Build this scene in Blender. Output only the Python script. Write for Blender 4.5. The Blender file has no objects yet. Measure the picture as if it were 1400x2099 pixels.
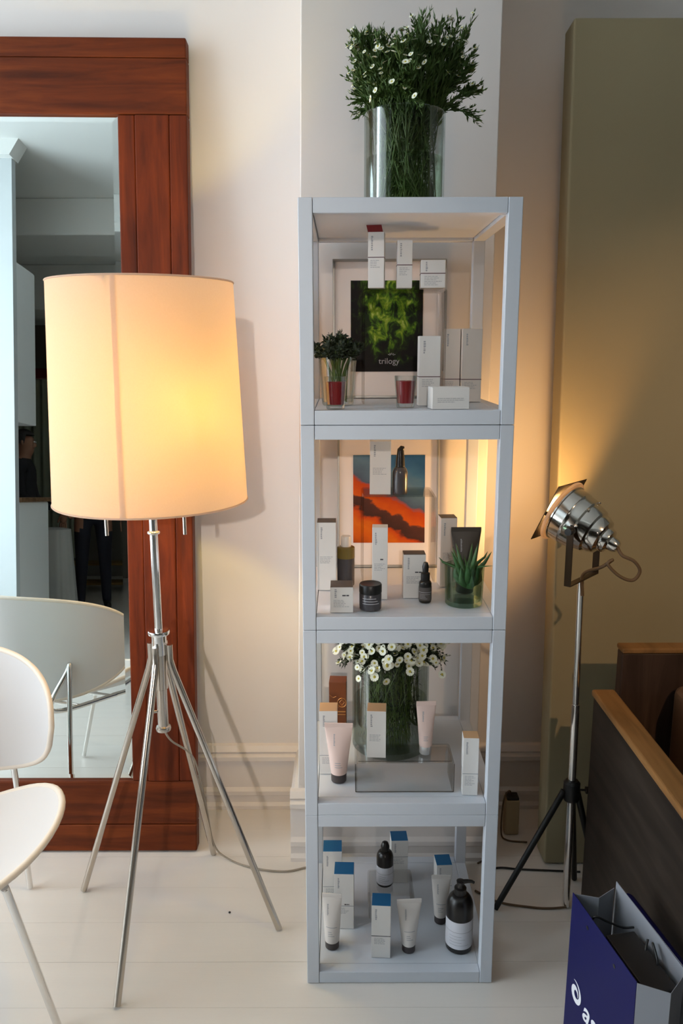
import bpy, bmesh, math, random
from mathutils import Vector, Matrix, Euler

S = bpy.context.scene
COL = S.collection
PI = math.pi
R = math.radians

# ------------------------------------------------------------------ camera
cam_data = bpy.data.cameras.new('camera')
cam_data.sensor_fit = 'VERTICAL'
cam_data.sensor_height = 36.0
cam_data.lens = 28.0
cam_data.clip_start = 0.02
cam = bpy.data.objects.new('camera', cam_data)
COL.objects.link(cam)
cam.matrix_world = (Matrix.Translation((0, 0, 1.51)) @ Matrix.Rotation(R(90 - 11.5), 4, 'X')
                    @ Matrix.Rotation(R(-0.13), 4, 'Z'))
S.camera = cam

# ------------------------------------------------------------------ view, world, lights
S.view_settings.view_transform = 'Standard'
S.view_settings.look = 'None'
S.view_settings.gamma = 1.0
S.view_settings.use_curve_mapping = False
S.view_settings.exposure = 0.0
S.cycles.sample_clamp_indirect = 4.0
S.cycles.max_bounces = 10
S.cycles.diffuse_bounces = 5
S.cycles.transparent_max_bounces = 20
S.cycles.adaptive_threshold = 0.02

world = bpy.data.worlds.new('world')
S.world = world
world.use_nodes = True
world.node_tree.nodes['Background'].inputs[0].default_value = (0.55, 0.66, 0.8, 1)
world.node_tree.nodes['Background'].inputs[1].default_value = 0.4

WINDOW_STRENGTH = 7.0       # overcast daylight behind the tall window on the left
REAR_WINDOW_STRENGTH = 0.35


def light(name, kind, loc, energy, color, **kw):
    d = bpy.data.lights.new(name, kind)
    d.energy = energy
    d.color = color
    for k, v in kw.items():
        setattr(d, k, v)
    o = bpy.data.objects.new(name, d)
    COL.objects.link(o)
    o.location = loc
    return o


def aim(o, target):
    o.rotation_euler = (Vector(target) - o.location).to_track_quat('-Z', 'Y').to_euler()


# ceiling track spots behind the photographer
sp = light('ceiling_spot_lamp', 'SPOT', (-0.12, -4.4, 2.62), 470, (1.0, 0.88, 0.77), spot_size=R(26), spot_blend=1.0,
           shadow_soft_size=0.05)
aim(sp, (-0.85, 2.3, 1.05))
sp = light('ceiling_spot_bench', 'SPOT', (1.5, -0.4, 2.6), 110, (1.0, 0.64, 0.33), spot_size=R(38), spot_blend=0.8,
           shadow_soft_size=0.03)
aim(sp, (1.15, 2.15, 1.0))


# ------------------------------------------------------------------ materials
def lin(r, g, b):
    def f(c):
        c = c / 255.0
        return c / 12.92 if c <= 0.04045 else ((c + 0.055) / 1.055) ** 2.4
    return (f(r), f(g), f(b), 1.0)


def new_mat(name):
    m = bpy.data.materials.new(name)
    m.use_nodes = True
    nt = m.node_tree
    return m, nt, nt.nodes['Principled BSDF'], nt.nodes['Material Output']


def pbr(name, col, rough=0.5, metal=0.0, spec=0.5, var=0.0, scale=8.0, bump=0.0, bscale=60.0, coat=0.0, stretch=None):
    m, nt, b, out = new_mat(name)
    b.inputs['Base Color'].default_value = col
    b.inputs['Roughness'].default_value = rough
    b.inputs['Metallic'].default_value = metal
    b.inputs['Specular IOR Level'].default_value = spec
    b.inputs['Coat Weight'].default_value = coat
    if var > 0 or bump > 0:
        tc = nt.nodes.new('ShaderNodeTexCoord')
        mp = nt.nodes.new('ShaderNodeMapping')
        nt.links.new(tc.outputs['Object'], mp.inputs['Vector'])
        if stretch:
            mp.inputs['Scale'].default_value = stretch
    if var > 0:
        n = nt.nodes.new('ShaderNodeTexNoise')
        n.inputs['Scale'].default_value = scale
        n.inputs['Detail'].default_value = 5
        nt.links.new(mp.outputs[0], n.inputs['Vector'])
        mx = nt.nodes.new('ShaderNodeMix')
        mx.data_type = 'RGBA'
        mx.inputs[6].default_value = tuple(c * (1 - var) for c in col[:3]) + (1,)
        mx.inputs[7].default_value = tuple(min(1, c * (1 + var)) for c in col[:3]) + (1,)
        nt.links.new(n.outputs['Fac'], mx.inputs[0])
        nt.links.new(mx.outputs[2], b.inputs['Base Color'])
    if bump > 0:
        n2 = nt.nodes.new('ShaderNodeTexNoise')
        n2.inputs['Scale'].default_value = bscale
        nt.links.new(mp.outputs[0], n2.inputs['Vector'])
        bp = nt.nodes.new('ShaderNodeBump')
        bp.inputs['Strength'].default_value = bump
        bp.inputs['Distance'].default_value = 0.002
        nt.links.new(n2.outputs['Fac'], bp.inputs['Height'])
        nt.links.new(bp.outputs[0], b.inputs['Normal'])
    return m


def wood(name, c1, c2, c3, axis='x', rough=0.45, scale=1.0):
    m, nt, b, out = new_mat(name)
    tc = nt.nodes.new('ShaderNodeTexCoord')
    mp = nt.nodes.new('ShaderNodeMapping')
    sc = {'x': (0.8, 9, 9), 'z': (9, 9, 0.8), 'y': (9, 0.8, 9)}[axis]
    mp.inputs['Scale'].default_value = tuple(v * scale for v in sc)
    nt.links.new(tc.outputs['Object'], mp.inputs['Vector'])
    n = nt.nodes.new('ShaderNodeTexNoise')
    n.inputs['Scale'].default_value = 3.0
    n.inputs['Detail'].default_value = 8
    n.inputs['Roughness'].default_value = 0.62
    n.inputs['Distortion'].default_value = 0.6
    nt.links.new(mp.outputs[0], n.inputs['Vector'])
    cr = nt.nodes.new('ShaderNodeValToRGB')
    e = cr.color_ramp.elements
    e[0].position = 0.28
    e[0].color = c1
    e[1].position = 0.72
    e[1].color = c3
    k = e.new(0.5)
    k.color = c2
    nt.links.new(n.outputs['Fac'], cr.inputs[0])
    # knots and dark streaks
    mp2 = nt.nodes.new('ShaderNodeMapping')
    mp2.inputs['Scale'].default_value = tuple(max(0.35, v * 0.22) for v in mp.inputs['Scale'].default_value)
    nt.links.new(tc.outputs['Object'], mp2.inputs['Vector'])
    v = nt.nodes.new('ShaderNodeTexNoise')
    v.inputs['Scale'].default_value = 4.2
    v.inputs['Detail'].default_value = 3
    nt.links.new(mp2.outputs[0], v.inputs['Vector'])
    cr2 = nt.nodes.new('ShaderNodeValToRGB')
    cr2.color_ramp.elements[0].position = 0.27
    cr2.color_ramp.elements[0].color = (0.18, 0.16, 0.15, 1)
    cr2.color_ramp.elements[1].position = 0.42
    cr2.color_ramp.elements[1].color = (1, 1, 1, 1)
    nt.links.new(v.outputs['Fac'], cr2.inputs[0])
    mx = nt.nodes.new('ShaderNodeMix')
    mx.data_type = 'RGBA'
    mx.blend_type = 'MULTIPLY'
    mx.inputs[0].default_value = 0.8
    nt.links.new(cr.outputs[0], mx.inputs[6])
    nt.links.new(cr2.outputs[0], mx.inputs[7])
    nt.links.new(mx.outputs[2], b.inputs['Base Color'])
    b.inputs['Roughness'].default_value = rough
    b.inputs['Specular IOR Level'].default_value = 0.18
    bp = nt.nodes.new('ShaderNodeBump')
    bp.inputs['Strength'].default_value = 0.2
    bp.inputs['Distance'].default_value = 0.002
    nt.links.new(n.outputs['Fac'], bp.inputs['Height'])
    nt.links.new(bp.outputs[0], b.inputs['Normal'])
    return m


def clear(name, tint, edge, gloss=0.02, ior=1.45, power=0.35, refl=0.4):
    """thin clear sheet: lets light through, reflects by fresnel, darker where seen edge-on"""
    m, nt, b, out = new_mat(name)
    nt.nodes.remove(b)
    tr = nt.nodes.new('ShaderNodeBsdfTransparent')
    gl = nt.nodes.new('ShaderNodeBsdfGlossy')
    gl.inputs['Roughness'].default_value = gloss
    fr = nt.nodes.new('ShaderNodeFresnel')
    fr.inputs['IOR'].default_value = ior
    lw = nt.nodes.new('ShaderNodeLayerWeight')
    lw.inputs['Blend'].default_value = power
    mx = nt.nodes.new('ShaderNodeMix')
    mx.data_type = 'RGBA'
    mx.inputs[6].default_value = tint
    mx.inputs[7].default_value = edge
    nt.links.new(lw.outputs['Facing'], mx.inputs[0])
    nt.links.new(mx.outputs[2], tr.inputs['Color'])
    ms = nt.nodes.new('ShaderNodeMixShader')
    fm = nt.nodes.new('ShaderNodeMath')
    fm.operation = 'MULTIPLY'
    fm.inputs[1].default_value = refl
    nt.links.new(fr.outputs[0], fm.inputs[0])
    nt.links.new(fm.outputs[0], ms.inputs[0])
    nt.links.new(tr.outputs[0], ms.inputs[1])
    nt.links.new(gl.outputs[0], ms.inputs[2])
    nt.links.new(ms.outputs[0], out.inputs['Surface'])
    return m


def emit(name, col, strength):
    m, nt, b, out = new_mat(name)
    nt.nodes.remove(b)
    e = nt.nodes.new('ShaderNodeEmission')
    e.inputs[0].default_value = col
    e.inputs[1].default_value = strength
    nt.links.new(e.outputs[0], out.inputs['Surface'])
    return m


M = {}
M['wall'] = pbr('wall_paint', lin(228, 222, 218), 0.7, var=0.02, scale=3, bump=0.05, bscale=30)
M['pilaster'] = pbr('pilaster_paint', lin(222, 216, 212), 0.7, var=0.02, scale=3, bump=0.05, bscale=30)
M['trim'] = pbr('trim_paint', lin(228, 220, 214), 0.4, var=0.02, scale=5)
M['wall_cut_bounce'] = pbr('wall_low_bounce', lin(112, 108, 100), 0.8, var=0.04, scale=3)  # right and rear walls darkened to cut light bounced across the room
M['ceiling'] = pbr('ceiling_paint', lin(225, 228, 226), 0.8)
M['board'] = pbr('painted_floorboard', lin(226, 219, 211), 0.32, var=0.05, scale=4, bump=0.08, bscale=40, stretch=(0.4, 4, 4))
M['floor_base'] = pbr('floor_gap', lin(205, 197, 188), 0.8, var=0.05)
M['mirror_wood_h'] = wood('mirror_wood_h', lin(68, 27, 9), lin(98, 42, 14), lin(120, 57, 20), 'x', 0.55)
M['mirror_wood_v'] = wood('mirror_wood_v', lin(68, 25, 9), lin(96, 38, 12), lin(118, 50, 17), 'z', 0.55)
M['mirror_glass'] = pbr('mirror_glass', (0.83, 0.89, 0.87, 1), 0.0, 1.0)
M['backing'] = pbr('backing_board', lin(70, 50, 36), 0.8, var=0.1)
M['chrome'] = pbr('chrome', (0.78, 0.77, 0.75, 1), 0.12, 1.0, var=0.03, scale=20)
M['nickel'] = pbr('brushed_nickel', (0.56, 0.51, 0.45, 1), 0.22, 1.0, var=0.04, scale=30)
M['steel'] = pbr('polished_steel', (0.72, 0.69, 0.64, 1), 0.13, 1.0, var=0.05, scale=12)
M['black'] = pbr('black_plastic', lin(20, 20, 20), 0.4, var=0.1)
M['black_metal'] = pbr('black_metal', lin(18, 18, 17), 0.45, 0.3, var=0.1)
M['dark_brown_metal'] = pbr('dark_brown_metal', lin(58, 44, 30), 0.4, 0.7, var=0.1)
M['shelf'] = pbr('shelf_white_lacquer', lin(207, 212, 220), 0.42, var=0.02, scale=14, bump=0.04, bscale=90)
M['chair_white'] = pbr('chair_white_shell', lin(212, 209, 208), 0.35, var=0.015, scale=10)
M['chair_rim'] = pbr('chair_cream_rim', lin(226, 214, 200), 0.5, var=0.03, scale=30)
M['carton'] = pbr('white_card', lin(226, 223, 219), 0.55, var=0.015, scale=40)
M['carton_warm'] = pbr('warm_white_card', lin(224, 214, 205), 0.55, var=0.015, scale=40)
M['ink'] = pbr('grey_ink', lin(164, 164, 168), 0.6, var=0.05)
M['ink_dark'] = pbr('dark_ink', lin(70, 68, 72), 0.6, var=0.05)
M['plum'] = pbr('plum_ink', lin(92, 60, 66), 0.6, var=0.05)
M['red_card'] = pbr('red_card', lin(120, 22, 28), 0.5, var=0.1, scale=60)
M['blue_card'] = pbr('blue_card', lin(0, 92, 140), 0.5, var=0.05, scale=40)
M['grey_card'] = pbr('charcoal_card', lin(84, 78, 76), 0.6, var=0.05, scale=40)
M['tan_card'] = pbr('tan_card', lin(206, 164, 122), 0.55, var=0.04, scale=40)
M['brown_card'] = pbr('brown_card', lin(116, 58, 20), 0.45, var=0.08, scale=30)
M['gold'] = pbr('gold_ink', lin(214, 150, 84), 0.35, 0.4, var=0.05)
M['pink_tube'] = pbr('pink_tube', lin(226, 200, 190), 0.4, var=0.02, scale=30)
M['white_tube'] = pbr('white_tube', lin(226, 219, 213), 0.4, var=0.02, scale=30)
M['dark_tube'] = pbr('charcoal_tube', lin(66, 60, 54), 0.5, var=0.05, scale=30)
M['dark_cap'] = pbr('dark_cap', lin(66, 58, 58), 0.45, var=0.05, scale=30)
M['silver_cap'] = pbr('silver_cap', (0.75, 0.75, 0.76, 1), 0.3, 0.8, var=0.03)
M['white_cap'] = pbr('white_cap', lin(232, 230, 228), 0.35, var=0.02)
M['bottle_black'] = pbr('black_bottle', lin(24, 20, 18), 0.3, var=0.1)
M['bottle_grey'] = pbr('grey_bottle', lin(74, 72, 76), 0.25, var=0.06)
M['bottle_olive'] = pbr('olive_oil', lin(120, 104, 52), 0.2, var=0.1)
M['paper'] = pbr('label_paper', lin(216, 216, 222), 0.6, var=0.02)
M['mat_board'] = pbr('picture_mount', lin(236, 226, 222), 0.7, var=0.01)
M['silver_frame'] = pbr('silver_frame', (0.36, 0.35, 0.33, 1), 0.45, 0.6, var=0.05)
M['wax'] = pbr('red_wax', lin(140, 16, 22), 0.35, var=0.1, scale=20)
M['wick'] = pbr('wick', lin(210, 200, 190), 0.8, var=0.05)
M['glass'] = clear('clear_glass', (0.985, 0.992, 0.988, 1), (0.74, 0.80, 0.78, 1))
M['acrylic'] = clear('clear_acrylic', (0.985, 0.985, 0.98, 1), (0.72, 0.70, 0.67, 1), ior=1.4)
M['acrylic_edge'] = clear('acrylic_edge', (0.55, 0.52, 0.48, 1), (0.40, 0.38, 0.35, 1))
M['green_glass'] = clear('green_glass', (0.90, 0.955, 0.91, 1), (0.58, 0.72, 0.62, 1))
M['water'] = clear('vase_water', (0.90, 0.94, 0.88, 1), (0.70, 0.77, 0.68, 1), ior=1.15)
M['stem'] = pbr('green_stem', lin(78, 98, 42), 0.6, var=0.2, scale=20)
M['leaf'] = pbr('dark_leaf', lin(68, 94, 36), 0.6, var=0.3, scale=30)
M['leaf_dark'] = pbr('very_dark_leaf', lin(34, 46, 24), 0.6, var=0.3, scale=30)
M['petal'] = pbr('white_petal', lin(236, 238, 218), 0.6, var=0.03, scale=60)
M['pollen'] = pbr('pollen_centre', lin(190, 176, 70), 0.7, var=0.1, scale=90)
M['aloe'] = pbr('aloe_leaf', lin(58, 96, 52), 0.4, var=0.25, scale=40)
M['cable'] = pbr('brown_cable', lin(96, 74, 50), 0.6, var=0.1, scale=40)
M['cable_grey'] = pbr('grey_cable', lin(150, 140, 126), 0.6, var=0.05, scale=40)
M['panel'] = pbr('grey_green_panel', lin(152, 140, 110), 0.75, var=0.04, scale=2, bump=0.06, bscale=120)
M['bench_dark'] = wood('bench_dark_wood', lin(30, 25, 20), lin(44, 36, 30), lin(56, 47, 40), 'y', 0.5)
M['bench_back'] = wood('bench_back_wood', lin(44, 32, 26), lin(64, 48, 40), lin(78, 60, 50), 'z', 0.5)
M['bench_cap'] = wood('bench_cap_wood', lin(112, 80, 46), lin(134, 96, 56), lin(146, 106, 64), 'y', 0.5)
M['leather'] = pbr('brown_leather', lin(112, 80, 56), 0.45, var=0.12, scale=9, bump=0.2, bscale=120)
M['bag_blue_shaded'] = pbr('bag_shaded_blue_paper', lin(18, 19, 74), 0.5, spec=0.15, var=0.04, scale=6)  # navy deepened, the shadow over the bag is put into the colour
M['bag_white_shaded'] = pbr('bag_shaded_white_paper', lin(140, 142, 148), 0.6, var=0.03, scale=8)  # white paper greyed to carry the same painted shadow
M['bag_print'] = pbr('bag_white_print', lin(232, 232, 238), 0.5, var=0.01)
M['box_black'] = pbr('black_box', lin(22, 21, 22), 0.6, var=0.1)
M['adapter'] = pbr('beige_plastic', lin(170, 150, 116), 0.5, var=0.04)
M['partition'] = pbr('partition_paint', lin(198, 206, 209), 0.6, var=0.02)
M['cabinet'] = pbr('cabinet_white', lin(226, 231, 233), 0.5, var=0.02)
M['counter_wood'] = wood('counter_wood', lin(90, 66, 48), lin(118, 90, 66), lin(136, 106, 80), 'x', 0.5)
M['curtain'] = pbr('curtain_cloth', lin(176, 184, 164), 0.9, var=0.08, scale=6)
M['pelmet'] = pbr('red_pelmet', lin(112, 20, 34), 0.7, var=0.08)
M['cloth_dark'] = pbr('dark_cloth', lin(24, 25, 32), 0.85, var=0.15, scale=20)
M['denim'] = pbr('dark_denim', lin(26, 30, 44), 0.85, var=0.2, scale=30)
M['skin'] = pbr('skin', lin(150, 106, 84), 0.55, var=0.06, scale=12)
M['hair'] = pbr('dark_hair', lin(24, 18, 15), 0.6, var=0.2, scale=40, stretch=(1, 1, 6))
M['white_cloth'] = pbr('white_cloth', lin(206, 208, 206), 0.9, var=0.05, scale=10)
M['crate'] = wood('crate_wood', lin(96, 76, 46), lin(134, 108, 66), lin(158, 130, 84), 'x', 0.7)
M['sky_pane'] = emit('daylit_pane', (0.80, 0.91, 1.0, 1), WINDOW_STRENGTH)
M['sky_pane_rear'] = emit('daylit_pane_rear', (0.86, 0.95, 0.85, 1), REAR_WINDOW_STRENGTH)
M['bulb_front'] = emit('warm_bulb_front', (1.0, 0.74, 0.18, 1), 360.0)
M['bulb_back'] = emit('warm_bulb_back', (1.0, 0.62, 0.42, 1), 175.0)
M['bulb'] = emit('warm_bulb', (1.0, 0.62, 0.24, 1), 90.0)


def shade_mat():
    m, nt, b, out = new_mat('lamp_shade_fabric')
    nt.nodes.remove(b)
    d = nt.nodes.new('ShaderNodeBsdfDiffuse')
    t = nt.nodes.new('ShaderNodeBsdfTranslucent')
    tc = nt.nodes.new('ShaderNodeTexCoord')
    n = nt.nodes.new('ShaderNodeTexNoise')
    n.inputs['Scale'].default_value = 300
    nt.links.new(tc.outputs['Object'], n.inputs['Vector'])
    mx = nt.nodes.new('ShaderNodeMix')
    mx.data_type = 'RGBA'
    mx.inputs[6].default_value = lin(226, 210, 194)
    mx.inputs[7].default_value = lin(232, 217, 202)
    nt.links.new(n.outputs['Fac'], mx.inputs[0])
    nt.links.new(mx.outputs[2], d.inputs[0])
    nt.links.new(mx.outputs[2], t.inputs[0])
    ms = nt.nodes.new('ShaderNodeMixShader')
    ms.inputs[0].default_value = 0.62
    nt.links.new(d.outputs[0], ms.inputs[1])
    nt.links.new(t.outputs[0], ms.inputs[2])
    nt.links.new(ms.outputs[0], out.inputs['Surface'])
    return m


M['shade'] = shade_mat()
M['glow_ring'] = shade_mat()  # translucent ring added so bulb light shows as a bright rim


def photo_forest():
    m, nt, b, out = new_mat('forest_print')
    tc = nt.nodes.new('ShaderNodeTexCoord')
    mp = nt.nodes.new('ShaderNodeMapping')
    mp.inputs['Scale'].default_value = (16, 1, 11)
    nt.links.new(tc.outputs['Object'], mp.inputs['Vector'])
    n = nt.nodes.new('ShaderNodeTexNoise')
    n.inputs['Scale'].default_value = 2.6
    n.inputs['Detail'].default_value = 9
    n.inputs['Roughness'].default_value = 0.62
    n.inputs['Distortion'].default_value = 0.8
    nt.links.new(mp.outputs[0], n.inputs['Vector'])
    cr = nt.nodes.new('ShaderNodeValToRGB')
    e = cr.color_ramp.elements
    e[0].position = 0.36
    e[0].color = lin(24, 22, 22)
    e[1].position = 0.74
    e[1].color = lin(196, 206, 120)
    for p, c in ((0.47, lin(34, 48, 22)), (0.55, lin(74, 112, 30)), (0.62, lin(126, 152, 40))):
        k = e.new(p)
        k.color = c
    sx = nt.nodes.new('ShaderNodeSeparateXYZ')
    nt.links.new(tc.outputs['Object'], sx.inputs[0])
    # leafy light in the middle, dark jungle floor below and at the sides
    vz = nt.nodes.new('ShaderNodeMapRange')
    vz.inputs[1].default_value = 0.07
    vz.inputs[2].default_value = 0.17
    vz.inputs[3].default_value = -0.24
    vz.inputs[4].default_value = 0.06
    nt.links.new(sx.outputs['Z'], vz.inputs[0])
    ax = nt.nodes.new('ShaderNodeMath')
    ax.operation = 'ABSOLUTE'
    nt.links.new(sx.outputs['X'], ax.inputs[0])
    vx = nt.nodes.new('ShaderNodeMapRange')
    vx.inputs[1].default_value = 0.045
    vx.inputs[2].default_value = 0.085
    vx.inputs[3].default_value = 0.0
    vx.inputs[4].default_value = -0.22
    nt.links.new(ax.outputs[0], vx.inputs[0])
    a1 = nt.nodes.new('ShaderNodeMath')
    nt.links.new(vz.outputs[0], a1.inputs[0])
    nt.links.new(vx.outputs[0], a1.inputs[1])
    a2 = nt.nodes.new('ShaderNodeMath')
    nt.links.new(a1.outputs[0], a2.inputs[0])
    nt.links.new(n.outputs['Fac'], a2.inputs[1])
    nt.links.new(a2.outputs[0], cr.inputs[0])
    nt.links.new(cr.outputs[0], b.inputs['Base Color'])
    b.inputs['Roughness'].default_value = 0.6
    b.inputs['Specular IOR Level'].default_value = 0.15
    return m


def photo_desert():
    m, nt, b, out = new_mat('desert_print')
    tc = nt.nodes.new('ShaderNodeTexCoord')
    sx = nt.nodes.new('ShaderNodeSeparateXYZ')
    nt.links.new(tc.outputs['Object'], sx.inputs[0])
    mp = nt.nodes.new('ShaderNodeMapping')
    mp.inputs['Scale'].default_value = (14, 1, 22)
    nt.links.new(tc.outputs['Object'], mp.inputs['Vector'])
    n = nt.nodes.new('ShaderNodeTexNoise')
    n.inputs['Scale'].default_value = 1.4
    n.inputs['Detail'].default_value = 5
    nt.links.new(mp.outputs[0], n.inputs['Vector'])
    # height above the diagonal ridge
    m1 = nt.nodes.new('ShaderNodeMath')
    m1.operation = 'MULTIPLY_ADD'
    m1.inputs[1].default_value = 0.55
    nt.links.new(sx.outputs['X'], m1.inputs[0])
    nt.links.new(sx.outputs['Z'], m1.inputs[2])
    m2 = nt.nodes.new('ShaderNodeMath')
    m2.operation = 'MULTIPLY_ADD'
    m2.inputs[1].default_value = 0.07
    nt.links.new(n.outputs['Fac'], m2.inputs[0])
    nt.links.new(m1.outputs[0], m2.inputs[2])
    mr = nt.nodes.new('ShaderNodeMapRange')
    mr.inputs[1].default_value = 0.03
    mr.inputs[2].default_value = 0.36
    nt.links.new(m2.outputs[0], mr.inputs[0])
    cr = nt.nodes.new('ShaderNodeValToRGB')
    e = cr.color_ramp.elements
    e[0].position = 0.0
    e[0].color = lin(112, 34, 12)
    e[1].position = 1.0
    e[1].color = lin(40, 84, 128)
    for p, c in ((0.16, lin(206, 92, 12)), (0.26, lin(214, 104, 16)), (0.34, lin(196, 70, 14)), (0.37, lin(66, 40, 34)),
                 (0.46, lin(84, 48, 40)), (0.48, lin(206, 88, 16)), (0.58, lin(184, 66, 18)), (0.62, lin(74, 90, 112)),
                 (0.76, lin(90, 118, 140)), (0.88, lin(60, 104, 142))):
        k = e.new(p)
        k.color = c
    nt.links.new(mr.outputs[0], cr.inputs[0])
    nt.links.new(cr.outputs[0], b.inputs['Base Color'])
    b.inputs['Roughness'].default_value = 0.6
    b.inputs['Specular IOR Level'].default_value = 0.15
    return m


M['forest'] = photo_forest()
M['desert'] = photo_desert()


# ------------------------------------------------------------------ mesh helpers
class MB:
    def __init__(self):
        self.v, self.f, self.mi = [], [], []

    def _add(self, vs, fs, mi=0):
        o = len(self.v)
        self.v += [Vector(p) for p in vs]
        for f in fs:
            self.f.append([i + o for i in f])
            self.mi.append(mi)
        return self

    def box(self, x0, x1, y0, y1, z0, z1, mi=0):
        vs = [(x, y, z) for z in (z0, z1) for y in (y0, y1) for x in (x0, x1)]
        fs = [(0, 2, 3, 1), (4, 5, 7, 6), (0, 1, 5, 4), (2, 6, 7, 3), (0, 4, 6, 2), (1, 3, 7, 5)]
        return self._add(vs, fs, mi)

    def lathe(self, prof, n=32, cx=0, cy=0, mi=0, a0=0.0, a1=2 * PI, xf=None):
        full = abs(a1 - a0 - 2 * PI) < 1e-6
        m = n if full else n + 1
        vs, fs = [], []
        for (r, z) in prof:
            for i in range(m):
                a = a0 + (a1 - a0) * i / n
                p = Vector((cx + r * math.cos(a), cy + r * math.sin(a), z))
                vs.append(xf @ p if xf else p)
        for j in range(len(prof) - 1):
            for i in range(n):
                i2 = (i + 1) % m if full else i + 1
                fs.append((j * m + i, j * m + i2, (j + 1) * m + i2, (j + 1) * m + i))
        if full:
            if prof[0][0] > 1e-6:
                fs.append(tuple(reversed(range(m))))
            if prof[-1][0] > 1e-6:
                fs.append(tuple(range((len(prof) - 1) * m, len(prof) * m)))
        return self._add(vs, fs, mi)

    def ring_lathe(self, prof, n=32, cx=0, cy=0, mi=0, xf=None):
        """closed profile loop (for walls with thickness)"""
        vs, fs = [], []
        for (r, z) in prof:
            for i in range(n):
                a = 2 * PI * i / n
                p = Vector((cx + r * math.cos(a), cy + r * math.sin(a), z))
                vs.append(xf @ p if xf else p)
        k = len(prof)
        for j in range(k):
            j2 = (j + 1) % k
            for i in range(n):
                i2 = (i + 1) % n
                fs.append((j * n + i, j * n + i2, j2 * n + i2, j2 * n + i))
        return self._add(vs, fs, mi)

    def tube(self, pts, r, n=8, mi=0, cap=True):
        pts = [Vector(p) for p in pts]
        rs = r if isinstance(r, (list, tuple)) else [r] * len(pts)
        vs, fs = [], []
        prev = None
        for i, p in enumerate(pts):
            d = (pts[min(i + 1, len(pts) - 1)] - pts[max(i - 1, 0)]).normalized()
            if prev is None:
                up = Vector((0, 0, 1)) if abs(d.z) < 0.9 else Vector((1, 0, 0))
                a = d.cross(up).normalized()
            else:
                a = (prev - d * prev.dot(d))
                a = a.normalized() if a.length > 1e-6 else d.orthogonal().normalized()
            prev = a
            b = d.cross(a).normalized()
            for k in range(n):
                t = 2 * PI * k / n
                vs.append(p + (a * math.cos(t) + b * math.sin(t)) * rs[i])
        for i in range(len(pts) - 1):
            for k in range(n):
                k2 = (k + 1) % n
                fs.append((i * n + k, i * n + k2, (i + 1) * n + k2, (i + 1) * n + k))
        if cap:
            fs.append(tuple(reversed(range(n))))
            fs.append(tuple(range((len(pts) - 1) * n, len(pts) * n)))
        return self._add(vs, fs, mi)

    def grid(self, fn, nu, nv, mi=0, closed_u=False):
        vs = [fn(i / nu, j / nv) for j in range(nv + 1) for i in range(nu + (0 if closed_u else 1))]
        w = nu if closed_u else nu + 1
        fs = []
        for j in range(nv):
            for i in range(nu):
                i2 = (i + 1) % w if closed_u else i + 1
                fs.append((j * w + i, j * w + i2, (j + 1) * w + i2, (j + 1) * w + i))
        return self._add(vs, fs, mi)

    def prism(self, poly, axis, a0, a1, mi=0):
        """poly: 2D points; extruded along axis 'x','y' or 'z'"""
        def mk(p, a):
            if axis == 'x':
                return (a, p[0], p[1])
            if axis == 'y':
                return (p[0], a, p[1])
            return (p[0], p[1], a)
        n = len(poly)
        vs = [mk(p, a0) for p in poly] + [mk(p, a1) for p in poly]
        fs = [tuple(range(n)), tuple(reversed(range(n, 2 * n)))]
        for i in range(n):
            j = (i + 1) % n
            fs.append((i, j, n + j, n + i))
        return self._add(vs, fs, mi)

    def hexa(self, lo, hi, mi=0):
        """4 bottom and 4 top corners"""
        fs = [(3, 2, 1, 0), (4, 5, 6, 7)] + [(i, (i + 1) % 4, 4 + (i + 1) % 4, 4 + i) for i in range(4)]
        return self._add(list(lo) + list(hi), fs, mi)

    def xform(self, mat):
        self.v = [mat @ p for p in self.v]
        return self

    def mesh(self, name, mats, smooth=None):
        me = bpy.data.meshes.new(name)
        me.from_pydata([tuple(p) for p in self.v], [], self.f)
        if not isinstance(mats, (list, tuple)):
            mats = [mats]
        for m in mats:
            me.materials.append(m)
        if len(mats) > 1:
            me.polygons.foreach_set('material_index', self.mi)
        bm = bmesh.new()
        bm.from_mesh(me)
        bmesh.ops.recalc_face_normals(bm, faces=bm.faces)
        bm.to_mesh(me)
        bm.free()
        if smooth:
            me.polygons.foreach_set('use_smooth', [True] * len(me.polygons))
            me.set_sharp_from_angle(angle=R(smooth))
        me.update()
        return me

    def build(self, name, mats, parent=None, smooth=None, bevel=0, seg=2, kind=None):
        o = bpy.data.objects.new(name, self.mesh(name, mats, smooth))
        COL.objects.link(o)
        if parent is not None:
            o.parent = parent
        if bevel:
            bv = o.modifiers.new('bevel', 'BEVEL')
            bv.width = bevel
            bv.segments = seg
            bv.limit_method = 'ANGLE'
            bv.angle_limit = R(35)
        if kind:
            o['kind'] = kind
        return o


def thing(name, label, cat, loc=(0, 0, 0), rz=0.0, group=None):
    o = bpy.data.objects.new(name, None)
    o.empty_display_size = 0.05
    COL.objects.link(o)
    o.location = loc
    o.rotation_euler = (0, 0, rz)
    o['label'] = label
    o['category'] = cat
    if group:
        o['group'] = group
    return o


def tag(o, label, cat, group=None):
    o['label'] = label
    o['category'] = cat
    if group:
        o['group'] = group
    return o


def struct(o, label):
    o['kind'] = 'structure'
    o['label'] = label
    return o


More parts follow.
